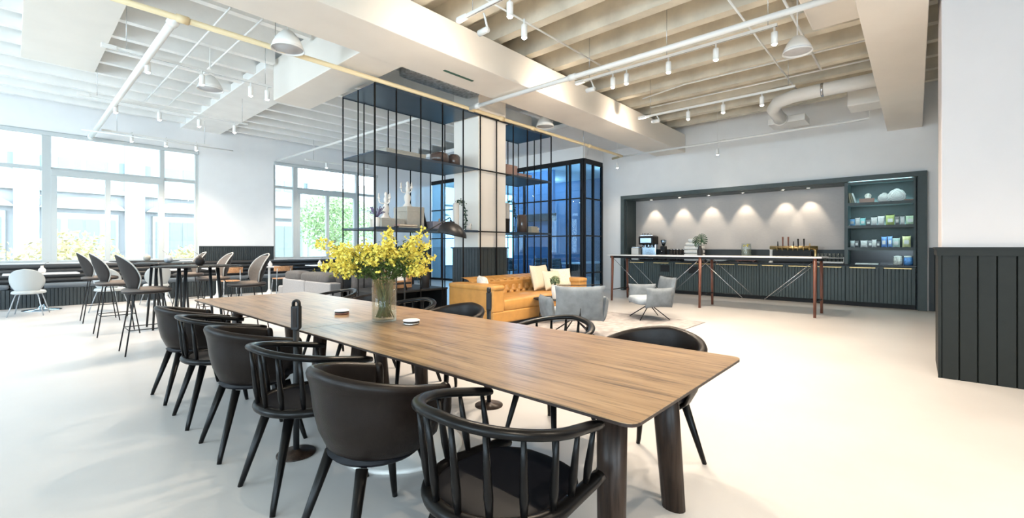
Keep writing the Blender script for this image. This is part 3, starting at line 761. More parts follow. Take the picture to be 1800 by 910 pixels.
hanging_planter(5.64, 6.50, S2, 'dark trailing plant in a tall pale pot left of the column')
def shell(x_, y_, z_, lb):
    o = thing('shell_ornament', lb, 'ornament', (x_, y_, z_), 0, 'white shell ornaments')
    MB().lathe([(.001, 0), (.05, .01), (.06, .05), (.03, .09), (.02, .13), (.001, .16)], 16, RY(.5) @ T(0, 0, 0)).build('shell_body', M['porcelain'], o)
    MB().tube([(.03, 0, .1), (.09, 0, .13), (.11, 0, .09)], [.02, .012, .004], 8).build('horn', M['porcelain'], o)
shell(5.87, 6.42, S2+.01, 'white shell ornament on the middle shelf left of the column')
shell(8.20, 6.60, S2+.01, 'white shell ornament on the middle shelf right of the column')
simple_box('display_box', 'tall rose-brown box on the upper shelf right of the column', 'box', 7.0, 7.35, 6.45, 6.9, S1, .26, M['rose'])
simple_box('display_box', 'low rose-brown box on the upper shelf right of the column', 'box', 7.40, 7.85, 6.45, 6.9, S1, .12, M['rose'])
hanging_planter(7.35, 6.75, S2, 'dark trailing plant in a tall pale pot right of the column', .66)
o = thing('dark_vase', 'dark brown cylinder vase on the middle shelf right of the column', 'vase', (7.62, 6.55, S2))
MB().lathe([(.10, 0), (.11, .01), (.11, .40), (.10, .41), (.09, .38), (.0001, .35)], 24).build('vase_body', M['brownglass'], o)
MB().tube([(0.1, 0, .3), (.2, 0, .28), (.2, 0, .12), (.1, 0, .1)], .012, 8).build('handle', M['brownglass'], o)
simple_box('display_box', 'small beige box on the middle shelf right of the column', 'box', 7.84, 8.05, 6.45, 6.7, S2, .16, M['cushion'])
simple_box('display_box', 'dark narrow box on the middle shelf touching the column', 'box', 6.96, 7.16, 6.5, 6.75, S2, .3, M['taupe'])
# things on the low black cabinet
o = thing('picture_easel', 'black easel on the low cabinet holding a pale framed picture', 'easel', (4.25, 6.40, SB))
for sx in (-1, 1): MB().tube([(sx*.17, -.06, 0), (sx*.05, .06, .72)], .011, 6).build('leg', M['ebony'], o)
MB().tube([(0, .22, 0), (0, .06, .72)], .011, 6).build('leg', M['ebony'], o)
MB().bb(-.24, .24, -.09, -.03, .10, .13).build('ledge', M['ebony'], o)
o2 = thing('framed_picture', 'pale wood framed picture standing on the black easel', 'picture', (4.25, 6.38, SB+.131))
Mx = RX(-.14)
MB().bb(-.21, .21, -.012, .012, 0, .44, Mx).build('picture_frame', M['ply'], o2, bevel=.004)
MB().bb(-.18, .18, -.016, -.012, .03, .41, Mx).build('mount', M['towel'], o2)
MB().bb(-.09, .09, -.018, -.016, .10, .34, Mx).build('print', M['paper'], o2)
o = simple_box('wooden_crate', 'pale wooden box on the low black cabinet behind the flowers', 'box', 4.25, 4.78, 6.70, 6.98, SB, .22, M['ply'])
o = thing('cylinder_vase', 'dark taupe cylinder vase on the low black cabinet', 'vase', (4.93, 6.50, SB))
MB().lathe([(.065, 0), (.07, .005), (.07, .40), (.062, .40), (.06, .37), (.0001, .36)], 24).build('vase_body', M['taupe'], o)
o = thing('round_glass_vase', 'round grey glass vase on the low black cabinet by the tan sofa', 'vase', (5.13, 6.85, SB))
MB().lathe([(.05, 0), (.09, .05), (.11, .14), (.08, .22), (.03, .27), (.035, .31)], 24).build('vase_body', M['vase'], o)

# ------------------------------------------------------------------ dining tables
def dining_table(lb, y0, y1, seam, legs):
    o = thing('dining_table', lb, 'table', (1.90, (y0+y1)/2, 0), 0, 'long dark oak dining tables')
    hw, hl = .59, (y1-y0)/2
    near = y0 < 1
    def rr(x0, x1, y0_, y1_, r0, r1):
        pts = []
        for (cx, cy, a0, r_) in ((x1-r1, y1_-r1, 0, r1), (x0+r1, y1_-r1, 90, r1), (x0+r0, y0_+r0, 180, r0), (x1-r0, y0_+r0, 270, r0)):
            for k in range(5):
                a = R(a0+k*22.5); pts.append((cx+r_*math.cos(a), cy+r_*math.sin(a)))
        return pts
    a = -hl; 
    segs = [(-hl, seam-(y0+y1)/2-.001), (seam-(y0+y1)/2+.001, hl)] if seam else [(-hl, hl)]
    for k, (p, q) in enumerate(segs):
        r0 = .045 if (near and k == 0) else .003
        r1 = .045 if (not near and k == len(segs)-1) else .003
        t_ = MB().prism(rr(-hw, hw, p, q, r0, r1), .7365, .74).build('tabletop', M['oak'], o)
        # under-cut edge
        vs = rr(-hw, hw, p, q, r0, r1); vi = rr(-hw+.035, hw-.035, p+(.035 if r0 > .01 else 0), q-(.035 if r1 > .01 else 0), max(r0-.02, .002), max(r1-.02, .002))
        n_ = len(vs)
        MB().prism(rr(-hw, hw, p, q, r0, r1), .7255, .7363).add([(x_, y_, .7255) for x_, y_ in vs]+[(x_, y_, .712) for x_, y_ in vi], [tuple(range(n_)), tuple(range(2*n_-1, n_-1, -1))]+[(i, n_+i, n_+(i+1) % n_, (i+1) % n_) for i in range(n_)], False).build('edge', M['edge'], t_)
    for (ly, dy) in legs:
        yy = ly-(y0+y1)/2
        for sx in (-1, 1):
            # flat oval blade legs, splayed outward
            pts = [(sx*.31, yy, 0), (sx*.25, yy+dy*.03, .711)]
            MB().tube(pts, [.058, .068], 16, sq=(.72, 1) ).build('leg', M['darkwood'], o)
        MB().bb(-.30, .30, yy+dy*.03-.035, yy+dy*.03+.035, .67, .711).build('cross_rail', M['ebony'], o, bevel=.004)
    MB().bb(-.04, .04, -hl+.25, hl-.25, .66, .70).build('spine_rail', M['ebony'], o)
    return o
dining_table('nearer long oak table whose end corner points at the camera', .66, 3.145, 2.02, ((.90, 1), (2.95, -1)))
dining_table('farther long oak table joined end to end behind the nearer one', 3.150, 5.80, None, ((3.5, 1), (5.5, -1)))
tag(MB().lathe([(.38, 0), (.38, .014), (.36, .02), (.0001, .02)], 48).build('floor_plate', M['white']), 'round white floor plate lying under the oak table', 'floor plate').location = (1.72, 2.50, 0)

def power_post(x_, y_, lb, rz):
    o = thing('power_post', lb, 'power post', (x_, y_, 0), rz, 'power posts beside the oak table')
    MB().lathe([(.115, 0), (.115, .008), (.03, .02), (.02, .03)], 32).build('base', M['darkwood'], o)
    MB().lathe([(.018, .02), (.018, .80)], 14).build('post', M['ebony'], o)
    hb = [(-.026, -.085), (-.018, -.098), (.018, -.098), (.026, -.085), (.026, .052), (-.026, .052)]
    MB().prism(hb, -.020, .020, T(0, 0, .88) @ RX(math.pi/2)).build('head', M['ebony'], o, bevel=.004)
    MB().tube([(-.018, 0, .925)]+[(-.018*math.cos(k*math.pi/8), 0, .948+.018*math.sin(k*math.pi/8)) for k in range(9)]+[(.018, 0, .925)], .0085, 10, sq=(1, 2.0)).build('loop', M['ebony'], o)
    MB().bb(-.012, .012, -.0225, -.020, .80, .92).build('socket_strip', M['darkwood'], o)
    return o
power_post(1.20, 2.91, 'black power post on a round base, left side of the table', R(-50))
power_post(2.63, 2.62, 'black power post rising behind the right edge of the table', R(40))
for k, (x_, y_, mt, mb_, lb) in enumerate(((1.86, 3.60, 'white', 'walnut', 'white topped wireless charging puck, farther one on the table'), (1.95, 2.74, 'white', 'steel', 'grey and white charging puck right of the glass vase'))):
    o = thing('charging_puck', lb, 'charger', (x_, y_, .7405), 0, 'round charging pucks')
    MB().lathe([(.052, 0), (.058, .004), (.058, .014)], 32).build('base_ring', M[mb_], o)
    MB().lathe([(.056, .014), (.056, .026)], 32).build('middle_ring', M['ebony'] if k == 0 else M['taupe'], o)
    MB().lathe([(.060, .026), (.062, .031), (.055, .036), (.0001, .037)], 32).build('top', M[mt], o)

# ---- glass vase with yellow branches
VX, VY = 1.90, 3.02
o = thing('glass_vase', 'clear cylindrical glass vase of water on the oak table', 'vase', (VX, VY, .7405))
MB().lathe([(.088, 0), (.092, .006), (.092, .32), (.087, .32), (.087, .015), (.0001, .012)], 36).build('vase_body', M['vase'], o)
MB().lathe([(.0001, .016), (.084, .016), (.084, .17), (.0001, .17)], 32).build('water', glass('water', (.96, .98, .96), .0, 0, .06), o)
def petal_cluster(mb, p, s_):
    for k in range(4):
        e = Euler((rnd.uniform(0, 6.3), rnd.uniform(0, 6.3), rnd.uniform(0, 6.3))).to_matrix().to_4x4()
        Mx = T(*p) @ e
        mb.add([(0, 0, 0), (s_*.55, -s_*.5, s_*.2), (s_*1.15, 0, s_*.05), (s_*.55, s_*.5, s_*.2)], [(0, 1, 2, 3)], True, Mx)
# directions: lateral axis of the view (right = +), along with height
rt = Vector((.668, -.744, 0)); fw = Vector((.744, .668, 0))
ends = []
for i in range(26):
    u = -1+2*i/25
    lat = u*.42 if u > 0 else u*.50
    top = .54-.10*abs(u)**2+rnd.uniform(-.09, .08)
    ends.append((lat*.85+rnd.uniform(-.03, .03), rnd.uniform(-.22, .22), top))
ends += [(-.55, .0, .60), (-.52, -.05, .40), (-.50, .1, .52), (.37, .05, .58), (.33, -.08, .66), (.05, .0, .68)]
for i, (la, de, tz) in enumerate(ends):
    o = thing('flower_branch', 'leafy branch of yellow blossoms in the clear glass vase', 'flowers', (VX, VY, .7405), 0, 'yellow flowering branches in the glass vase')
    tip = rt*la*.93+fw*de
    a0 = Vector((rnd.uniform(-.045, .045), rnd.uniform(-.045, .045), .03))
    a0 -= Vector((tip.x, tip.y, 0))*.08
    rim = Vector((tip.x, tip.y, 0)); rim = rim.normalized()*min(.07, rim.length*.35)
    pts = []
    c1 = Vector((rim.x, rim.y, .32))
    c2 = Vector((tip.x*.62, tip.y*.62, .32+(tz-.32)*.72))
    e_ = Vector((tip.x, tip.y, tz if la > -.45 else tz))
    ctrl = [a0, (a0+c1)/2, c1, (c1+c2)/2+Vector((0, 0, .02)), c2, (c2+e_)/2+Vector((0, 0, .015)), e_]
    MB().tube(ctrl, [.005, .005, .0045, .0035, .0025, .002, .001], 6).build('stem', M['stem'], o)
    def pos(f):
        f *= len(ctrl)-1; k = min(int(f), len(ctrl)-2); return ctrl[k].lerp(ctrl[k+1], f-k)
    lv = MB()
    for k in range(100):
        p = pos(rnd.uniform(.05, .80) if k % 2 else rnd.uniform(.36, .72)); j = .012 if p.z < .33 else .032
        p = p + Vector([rnd.gauss(0, j) for _ in range(3)]); p.z = max(p.z, .03)
        if p.z < .33:
            h_ = math.hypot(p.x, p.y)
            if h_ > .075: p.x *= .075/h_; p.y *= .075/h_
        Mx = T(*p) @ Euler((rnd.uniform(-1, 1), rnd.uniform(-1, 1), rnd.uniform(0, 6.3))).to_matrix().to_4x4()
        s_ = rnd.uniform(.009, .020) if p.z > .3 else .008
        lv.add([(-s_, 0, 0), (0, -s_*.4, s_*.1), (s_, 0, 0), (0, s_*.4, s_*.1)], [(0, 1, 2, 3)], True, Mx)
    lv.build('leaves', M['leaf'], o)
    fl = MB()
    for k in range(44):
        f = rnd.uniform(.68, 1.0) if abs(la) < .4 else rnd.uniform(.6, 1)
        p = pos(f) + Vector([rnd.gauss(0, .022) for _ in range(3)])
        petal_cluster(fl, p, rnd.uniform(.014, .024))
    fl.build('blossoms', M['yellow'], o)

# ------------------------------------------------------------------ dining chairs
def zr(f): return .795-.105*(abs(f)**1.3)          # rail height along the arc, f = -1..1
def arc(f, rad, ext, bx=0.0):
    """U-shaped plan: semicircle at the back (-X) and straight arms forward; f=-1..1 -> (x, y)"""
    total = math.pi*rad/2+ext
    s_ = abs(f)*total
    if s_ < math.pi*rad/2:
        a = s_/rad
        return (bx-rad*math.cos(a), sgn(f)*rad*math.sin(a))
    e_ = s_-math.pi*rad/2
    return (bx+e_, sgn(f)*(rad-.10*e_))
def legs(o, m_, top=.44):
    for sx in (-1, 1):
        for sy in (-1, 1):
            MB().tube([(sx*.255-.03, sy*.215, 0), (sx*.245-.03, sy*.205, .04), (sx*.15-.02, sy*.13, top)], [.013, .015, .025], 12).build('leg', m_, o)
def tub_chair(lb, loc, rz):
    o = thing('tub_chair', lb, 'chair', loc, rz, 'black leather tub chairs at the oak table')
    LE = M['leather']
    prof = [(.0, .40), (.55, .405), (.78, .45), (.90, .53), (.97, .62), (1.0, .70), (1.03, .745), (1.06, .77), (1.07, .785), (1.05, .80), (1.0, .805), (.95, .795), (.93, .77), (.90, .70), (.84, .58), (.72, .50)]
    NU = 48
    def fn(u, v):
        f = 2*u-1
        k = v*(len(prof)-1); i = min(int(k), len(prof)-2); t_ = k-i
        q = prof[i][0]*(1-t_)+prof[i+1][0]*t_; z = prof[i][1]*(1-t_)+prof[i+1][1]*t_
        rad = .285*q
        hz = (z-.40)/.40
        ext = .16*min(1, max(0, q))*(.25+.75*min(1, max(0, hz*1.15)))
        x_, y_ = arc(f, max(rad, .001), ext)
        zz = .40+(z-.40)*(zr(f)-.40)/.40
        return (x_, y_, zz)
    MB().grid(fn, NU, 45).build('shell', LE, o, solid=.012, offset=0)
    # closing pads at the arm ends
    for sd in (-1, 1):
        x_, y_ = arc(sd, .285, .16)
        MB().sup((x_-.005, y_*.98, .63), (.05, .062, .15), .6, .8).build('arm_pad', LE, o)
    # seams
    for f in (-.42, .42):
        pts = []
        for j in range(4, 34):
            p = fn((f+1)/2, j/45); pts.append((p[0]*1.006, p[1]*1.006, p[2]))
        MB().tube(pts, .0022, 5).build('seam', M['ink'], o)
    MB().lathe([(.0001, .385), (.13, .388), (.19, .40), (.21, .42)], 28, T(-.02, 0, 0)).build('seat_pan', M['ink'], o)
    MB().sup((.015, 0, .475), (.47, .44, .075), .5, .75).build('seat', M['ink'], o)
    legs(o, M['lacquer'], .40)
    return o
def spindle_chair(lb, loc, rz):
    o = thing('spindle_chair', lb, 'chair', loc, rz, 'black spindle-back armchairs at the oak table')
    LA = M['lacquer']
    N = 40
    pts = [(*arc(-1+2*i/N, .292, .215), zr(-1+2*i/N)-.012) for i in range(N+1)]
    rs = [.018]+[.022]*(N-1)+[.018]
    MB().tube(pts, rs, 12, sq=(.8, 1.15)).build('top_rail', LA, o)
    hp = [(*arc(-1+2*i/N, .256, .28, .0), .462-.006*abs(-1+2*i/N)) for i in range(N+1)]
    MB().tube(hp, .026, 12, sq=(.9, 1.1)).build('seat_hoop', LA, o)
    n_ = 12
    for k in range(n_):
        f = -.93+1.86*k/(n_-1)
        a = arc(f*.97, .256, .235); b_ = arc(f, .292, .215)
        p0 = Vector((*a, .465)); p1 = Vector((*b_, zr(f)-.02))
        MB().tube([p0, p0.lerp(p1, .3), p0.lerp(p1, .62), p1], [.0095, .0150, .0120, .0080], 8).build('spindle', LA, o)
    def fn(u, v):
        a = 2*math.pi*u; q = v
        x_ = .235*q*math.cos(a)*1.05+.02; y_ = .235*q*math.sin(a)
        return (x_, y_, .468+.012*q*q-.006)
    MB().sup((.02, 0, .452), (.50, .46, .05), .35, .72).build('seat', M['ink'], o)
    MB().lathe([(.0001, .41), (.16, .412), (.215, .43), (.225, .445)], 28, T(0, 0, 0)).build('seat_pan', LA, o)
    legs(o, LA, .425)
    return o
CXL, CXR = 1.12, 2.50
tubL = [(1.81, 'black leather tub chair, left side of table, second from the camera', 0.02), (3.32, 'black leather tub chair in the middle of the left row', -.02), (4.82, 'black leather tub chair at the far end of the left row', .03)]
spiL = [(1.10, 'black spindle armchair nearest the camera, left of the table corner', .0), (2.53, 'black spindle armchair second along the left row, beside the left power post', .02), (4.06, 'black spindle armchair third along the left row, between two tub chairs', -.02)]
tubR = [(1.16, 'black leather tub chair at the near right corner of the table', 0), (2.98, 'black leather tub chair behind the right power post', .03), (4.40, 'black leather tub chair on the right row, seen left of the vase', -.02)]
spiR = [(1.90, 'black spindle armchair on the right row before the grey armchair', .0), (3.65, 'black spindle armchair on the right row, right of the vase', .02), (5.14, 'black spindle armchair at the far end of the right row', 0)]
tc_ = sc_ = None
for (y_, lb, a) in tubL:
    if tc_ is None: tc_ = tub_chair(lb, (CXL, y_, 0), a)
    else: dup(tc_, (CXL, y_, 0), a, lb)
for (y_, lb, a) in tubR: dup(tc_, (CXR, y_, 0), math.pi+a, lb)
for (y_, lb, a) in spiL:
    if sc_ is None: sc_ = spindle_chair(lb, (1.17, y_, 0), a)
    else: dup(sc_, (CXL, y_, 0), a, lb)
for (y_, lb, a) in spiR: dup(sc_, (CXR, y_, 0), math.pi+a, lb)

# ------------------------------------------------------------------ lounge
o = thing('tan_sofa', 'tan leather tufted sofa in front of the white column', 'sofa', (5.14, 5.02, 0))
TA = M['tan']; SL, SD = 2.75, 1.10
MB().bb(.04, SL-.04, .04, SD-.04, .0, .06).build('plinth', M['ebony'], o)
MB().bb(.0, SL, .0, SD, .06, .26).build('base', TA, o, bevel=.03, seg=3)
for k, xx in enumerate((0, SL-.26)):
    MB().bb(xx, xx+.26, 0, SD, .25, .62).build('arm', TA, o, bevel=.025, seg=3)
    MB().sup((xx+.13, SD/2, .645), (.30, SD+.04, .10), .35, .25).build('arm_roll', TA, o)
MB().bb(.2, SL-.2, SD-.28, SD, .25, .68).build('back_frame', TA, o, bevel=.03, seg=3)
def tuft(u, v):
    x_ = .27+u*(SL-.54); z = .40+v*.34
    d = 0
    sx, sz = .19, .115
    for r_ in range(4):
        for c in range(-1, 15):
            bx = .27+c*sx+(sx/2 if r_ % 2 else 0); bz = .43+r_*sz*.85
            q = ((x_-bx)/.045)**2+((z-bz)/.035)**2
            if q < 9: d -= .06*math.exp(-q)
    # diagonal creases
    a = ((x_-.27)/sx+(z-.43)/(sz*1.7)) % 1; b_ = ((x_-.27)/sx-(z-.43)/(sz*1.7)) % 1
    cr = math.exp(-(min(a, 1-a)/.09)**2)+math.exp(-(min(b_, 1-b_)/.09)**2)
    if .42 < z < .73: d -= .020*cr
    top = max(0, (v-.8)/.2)
    y_ = SD-.36-d+.13*v+.20*top**2
    if v > .999: y_ = SD-.02
    return (x_, y_, min(z, .745)+(.02*math.sin(min(1, v)*math.pi/2)))
MB().grid(tuft, 150, 44).build('tufted_back', TA, o)
MB().sup(((SL)/2, (SD-.3)/2+.0, .345), (SL-.52, SD-.30, .22), .3, .12, 60, 18).build('seat_cushion', TA, o)
def pil(name, lb, x_, y_, z_, w, h, rz, rx, m_, t_=.16, g='cushions on the tan sofa'):
    o = thing(name, lb, 'cushion', (x_, y_, z_), rz, g)
    MB().pillow(w, h, t_, T(0, 0, h/2) @ RX(rx), 16).build('cushion_body', m_, o)
    return o
pil('cushion', 'large plain beige cushion against the back of the tan sofa', 7.02, 5.56, .46, .54, .50, R(2), R(-14), M['cushion'])
pil('cushion', 'beige cushion in front of the large one on the tan sofa', 7.22, 5.42, .45, .46, .40, R(-8), R(-20), M['cushion'])
pil('cushion', 'speckled cream cushion leaning at the right arm of the tan sofa', 7.52, 5.40, .46, .46, .42, R(-25), R(-16), mat('cream_speckle', (.68, .64, .52), .9, noise=.2, nscale=40))
pil('cushion', 'white patterned cushion tucked behind the left arm of the tan sofa', 5.50, 5.62, .45, .40, .36, R(60), R(-10), mat('white_pattern', (.75, .72, .66), .9, noise=.25, nscale=25))
tag(MB().bb(5.0, 8.05, 2.72, 4.92, 0, .012).build('area_rug', M['rug']), 'pale mottled grey rug under the grey armchairs', 'rug')

def armchair(lb, loc, rz):
    """faces +Y locally"""
    o = thing('grey_armchair', lb, 'armchair', loc, rz, 'grey velvet armchairs with cushion panels')
    G = M['grey_velvet']
    Mb = T(0, -.27, .27) @ RX(R(9))
    MB().pillow(.72, .52, .12, Mb @ T(0, 0, .25), 18).build('back_cushion', G, o)
    MB().tube([(-.32, -.30, .78), (0, -.315, .775), (.32, -.30, .78)], .006, 6).build('piping', M['ink'], o)
    for sx in (-1, 1):
        MB().pillow(.52, .36, .13, T(sx*.41, -.02, .43) @ RZ(sx*R(82)) @ RX(R(8)), 14).build('arm_cushion', G, o)
    MB().sup((0, .03, .35), (.60, .60, .15), .5, .35).build('seat', M['grey_light'], o)
    MB().tube([(0, -.345, .46), (0, -.33, .34), (0, -.2, .262), (0, 0, .25)], [.018, .014, .012, .012], 8).build('back_bracket', BK, o)
    for sx in (-1, 1): MB().tube([(sx*.44, -.02, .42), (sx*.43, -.02, .30), (sx*.25, 0, .262), (0, 0, .25)], .011, 8).build('side_bracket', BK, o)
    MB().lathe([(.0001, .235), (.05, .235), (.05, .262), (.0001, .262)], 18).build('hub', BK, o)
    for (a, b_) in ((.27, .27), (-.27, .27), (.27, -.27), (-.27, -.27)):
        MB().tube([(a*.1, b_*.1, .25), (a, b_, .022)], .009, 8).build('leg', BK, o)
    return o
ac = armchair('grey velvet armchair with its back to the camera, nearer one', (5.50, 3.72, 0.0), R(-42))
dup(ac, (7.78, 3.62, 0), R(46), 'grey velvet armchair turned sideways before the high table, farther one')
# coffee table + small vase
o = thing('coffee_table', 'small round black coffee table behind the nearer grey armchair', 'table', (6.35, 4.72, 0))
MB().lathe([(.0001, .40), (.35, .40), (.355, .405), (.355, .42), (.0001, .42)], 40).build('tabletop', M['ebony'], o)
for k in range(3):
    a = k*2.09+.4; MB().tube([(.28*math.cos(a), .28*math.sin(a), 0), (.2*math.cos(a), .2*math.sin(a), .40)], .012, 8).build('leg', M['ebony'], o)
o = thing('succulent_vase', 'green succulent in a ribbed white vase on the black coffee table', 'plant', (6.25, 4.62, .421))
def rib(u, v):
    a = u*2*math.pi; r_ = (.04+.02*math.sin(v*2.2))*(1+.06*math.cos(a*14)); return (r_*math.cos(a), r_*math.sin(a), v*.24)
MB().grid(rib, 84, 12).build('vase', M['porcelain'], o)
mb = MB()
for k in range(260):
    a = rnd.uniform(0, 6.28); b_ = rnd.uniform(-.6, 1.5); q = .085*rnd.uniform(.6, 1)
    p = (q*math.cos(a)*math.cos(b_), q*math.sin(a)*math.cos(b_), .30+q*math.sin(b_))
    Mx = T(*p) @ Euler((rnd.uniform(0, 6), rnd.uniform(0, 6), 0)).to_matrix().to_4x4()
    mb.add([(-.03, 0, 0), (0, -.013, .005), (.03, 0, 0), (0, .013, .005)], [(0, 1, 2, 3)], True, Mx)
mb.build('leaves', mat('sage_leaf', (.20, .24, .13), .6, noise=.3, nscale=30), o)
MB().tube([(0, 0, .2), (0, 0, .32)], .02, 8).build('stem', M['stem'], o)

# floor lamp
LX, LY = 3.62, 5.24
o = thing('floor_lamp', 'black floor lamp with long angled arm and hooded shade over the flowers', 'lamp', (LX, LY, 0))
MB().lathe([(.15, 0), (.15, .012), (.02, .02)], 32).build('base', BK, o)
MB().tube([(0, 0, .01), (0, 0, 1.34)], .011, 10).build('pole', BK, o)
J = Vector((0, 0, 1.34)); E1 = rt*.62+Vector((0, 0, 1.715)); 
MB().tube([J-(E1-J)*.28, J, E1], [.009, .009, .008], 8).build('arm', BK, o)
MB().sup((0, 0, 1.34), (.05, .05, .06), .7, .7).build('joint', BK, o)
Cw = J-(E1-J)*.28
MB().sup(tuple(Cw), (.12, .12, .05), .7, .8).build('counterweight', BK, o)
S0 = E1+rt*.035+Vector((0, 0, -.07))
MB().tube([E1, S0], .007, 8).build('link', BK, o)
Mx = T(*(S0)) @ RZ(math.atan2(rt.y, rt.x)) @ RY(R(18))
def hood(u, v):
    a = u*2*math.pi
    r_ = .035+.145*math.sin(v*math.pi/2)**.85
    return (r_*math.cos(a)*1.12+.05*v, r_*math.sin(a), -.17*v**1.4+(.02 if math.cos(a) > 0 else -.02)*v*abs(math.cos(a)))
MB().grid(hood, 40, 14, Mx).build('shade', BK, o, solid=.003)
MB().lathe([(.035, 0), (.03, .015), (.0001, .02)], 20, Mx).build('shade_cap', BK, o)
MB().sup((0, 0, 0), (.06, .06, .08), 1, 1, 16, 8, Mx @ T(.02, 0, -.07)).build('bulb', M['porcelain'], o)

# grey sectional on the far side of the shelving
o = thing('grey_sofa', 'light grey fabric sofa seen from behind, left of the black shelving', 'sofa', (3.78, 7.75, 0))
for k in range(2):
    MB().bb(0, .22, k*1.06+.01, k*1.06+1.05, .10, .66).build('back_panel', M['sofa_grey'], o, bevel=.025, seg=3)
MB().bb(.20, 1.05, 0, 2.12, .10, .30).build('base', M['sofa_grey'], o, bevel=.02)
for k in range(2): MB().sup((.62, .53+k*1.06, .37), (.86, 1.04, .18), .35, .2).build('seat_cushion', M['sofa_grey'], o)
MB().bb(.0, 1.05, 2.12, 2.34, .10, .50).build('arm', M['sofa_grey'], o, bevel=.03, seg=3)
for (a, b_) in ((.05, .05), (.05, 2.25), (.95, .05), (.95, 2.25)): MB().lathe([(.02, 0), (.025, .1)], 10, T(a, b_, 0)).build('foot', M['ebony'], o)
for k, (yy, w, zz, lb) in enumerate(((9.50, .72, .62, 'far'), (8.55, 1.15, .62, 'near'))):
    q = thing('back_cushion', 'crumpled charcoal cushion slumped over the back of the light grey sofa, %s one' % lb, 'cushion', (3.96, yy, zz), 0, 'charcoal cushions on the grey sofa')
    MB().sup((0, 0, .09), (.32, w, .24), .55, .4, 40, 20).build('cushion_body', M['sofa_dark'], q)
for k, (xx, yy, w, a) in enumerate(((4.25, 8.1, .62, 30), (4.5, 7.75, .6, -20))):
    q = pil('cushion', 'dark square cushion standing up on the grey sofa, %s one' % ('left', 'right')[k], xx, yy, .46, w, .56, R(a), R(-12), M['sofa_dark'], .2, 'square cushions on the grey sofa')
o = thing('leather_armchair', 'dark brown leather armchair behind the left of the black shelving', 'armchair', (5.38, 8.5, 0), R(20))
DB = mat('dark_brown_leather', (.018, .014, .014), .45)
MB().sup((0, 0, .30), (.8, .8, .34), .3, .3).build('seat', DB, o); MB().sup((0, -.36, .52), (.86, .22, .60), .35, .3).build('backrest', DB, o)
for sx in (-1, 1): MB().sup((sx*.4, 0, .42), (.18, .8, .36), .35, .3).build('arm', DB, o)
for (a, b_) in ((-.3, -.3), (.3, -.3), (-.3, .3), (.3, .3)): MB().lathe([(.015, 0), (.02, .16)], 10, T(a, b_, 0)).build('leg', M['ebony'], o)

# ------------------------------------------------------------------ high tables and stools
def shell_parts(o, sh, outer, inner, pip):
    """faces +X; beetle-like shell, sh = seat height"""
    def back(u, v, off=0, k=1.0):
        f = 2*u-1
        prof = math.sin(math.pi*min(1, (.16+.84*v)*.78+.02))**.8 if v < .6 else 0
        hw = .235*k*(.52+.48*math.sin(min(1, v/.5)*math.pi/2)) if v < .5 else .235*k*math.sqrt(max(0, 1-((v-.5)/.5)**2.6))
        y_ = f*hw
        x_ = -.19-.115*v+off+.20*(f*hw/.235)**2*(.75-.25*v)+.03*(1-v)**3
        z_ = sh-.015+.455*v*k
        return (x_, y_, z_)
    MB().grid(lambda u, v: back(u, v), 20, 22).build('back_shell', outer, o, solid=.012, offset=0)
    MB().grid(lambda u, v: back(u, .02+v*.95, .022, .95), 20, 22).build('back_pad', inner, o, solid=.02, offset=0)
    pts = [back(1, j/24) for j in range(25)]; pts2 = [back(0, j/24) for j in range(24, -1, -1)]
    MB().tube([Vector(p)+Vector((.008, 0, 0)) for p in pts+pts2], .009, 6).build('piping', pip, o)
    MB().sup((.0, 0, sh), (.50, .46, .075), .75, .8).build('seat', inner, o)
    MB().sup((.0, 0, sh-.018), (.50, .47, .055), .7, .8).build('seat_shell', outer, o)
def stool(lb, loc, rz):
    o = thing('bar_stool', lb, 'bar stool', loc, rz, 'taupe shell-backed bar stools')
    sh = .77
    shell_parts(o, sh, M['taupe'], M['taupe_in'], M['piping'])
    for sx in (-1, 1):
        MB().tube([(sx*.24, -.23, 0), (sx*.14, -.15, sh-.05), (sx*.10, -.10, sh-.03), (sx*.10, .10, sh-.03), (sx*.14, .15, sh-.05), (sx*.24, .23, 0)], .008, 8).build('leg_frame', BK, o)
    f = .30; k = 1-f/(sh-.05)
    a, b_ = .14+.10*k, .15+.08*k
    MB().tube([(-a, -b_, f), (a, -b_, f), (a, b_, f), (-a, b_, f)], .006, 6, True).build('foot_ring', BK, o)
    return o
st = stool('taupe bar stool nearest the camera, its back to the left edge', (1.14, 7.22, 0), 0)
dup(st, (1.06, 9.0, 0), 0, 'taupe bar stool, second from the camera in the left row')
dup(st, (1.05, 10.82, 0), 0, 'taupe bar stool, third and farthest in the left row')
dup(st, (2.32, 7.35, 0), math.pi, 'taupe bar stool facing left beside the oak table corner')
dup(st, (2.36, 9.15, 0), math.pi, 'taupe bar stool on the right side of the middle high table')
dup(st, (2.38, 10.9, 0), math.pi, 'taupe bar stool on the right side of the farthest high table')
def high_table(lb, loc):
    o = thing('high_table', lb, 'table', loc, 0, 'round black high tables')
    MB().lathe([(.0001, 1.035), (.50, 1.035), (.52, 1.042), (.52, 1.05), (.0001, 1.05)], 48).build('tabletop', M['darktop'], o)
    MB().lathe([(.521, 1.042), (.523, 1.046), (.521, 1.050)], 48).build('rim', M['ebony'], o)
    for k in range(4):
        a = R(45+90*k)
        MB().tube([(.34*math.cos(a), .34*math.sin(a), 0), (.26*math.cos(a), .26*math.sin(a), 1.035)], [.014, .022], 10).build('leg', M['ebony'], o)
    return o
ht = high_table('round black high table nearest the camera, with the dark apple-shaped ornament', (1.74, 7.45, 0))
dup(ht, (1.72, 9.15, 0), 0, 'middle round black high table, with the grey ball ornament')
dup(ht, (1.70, 10.9, 0), 0, 'farthest round black high table, with the pale ball ornament')
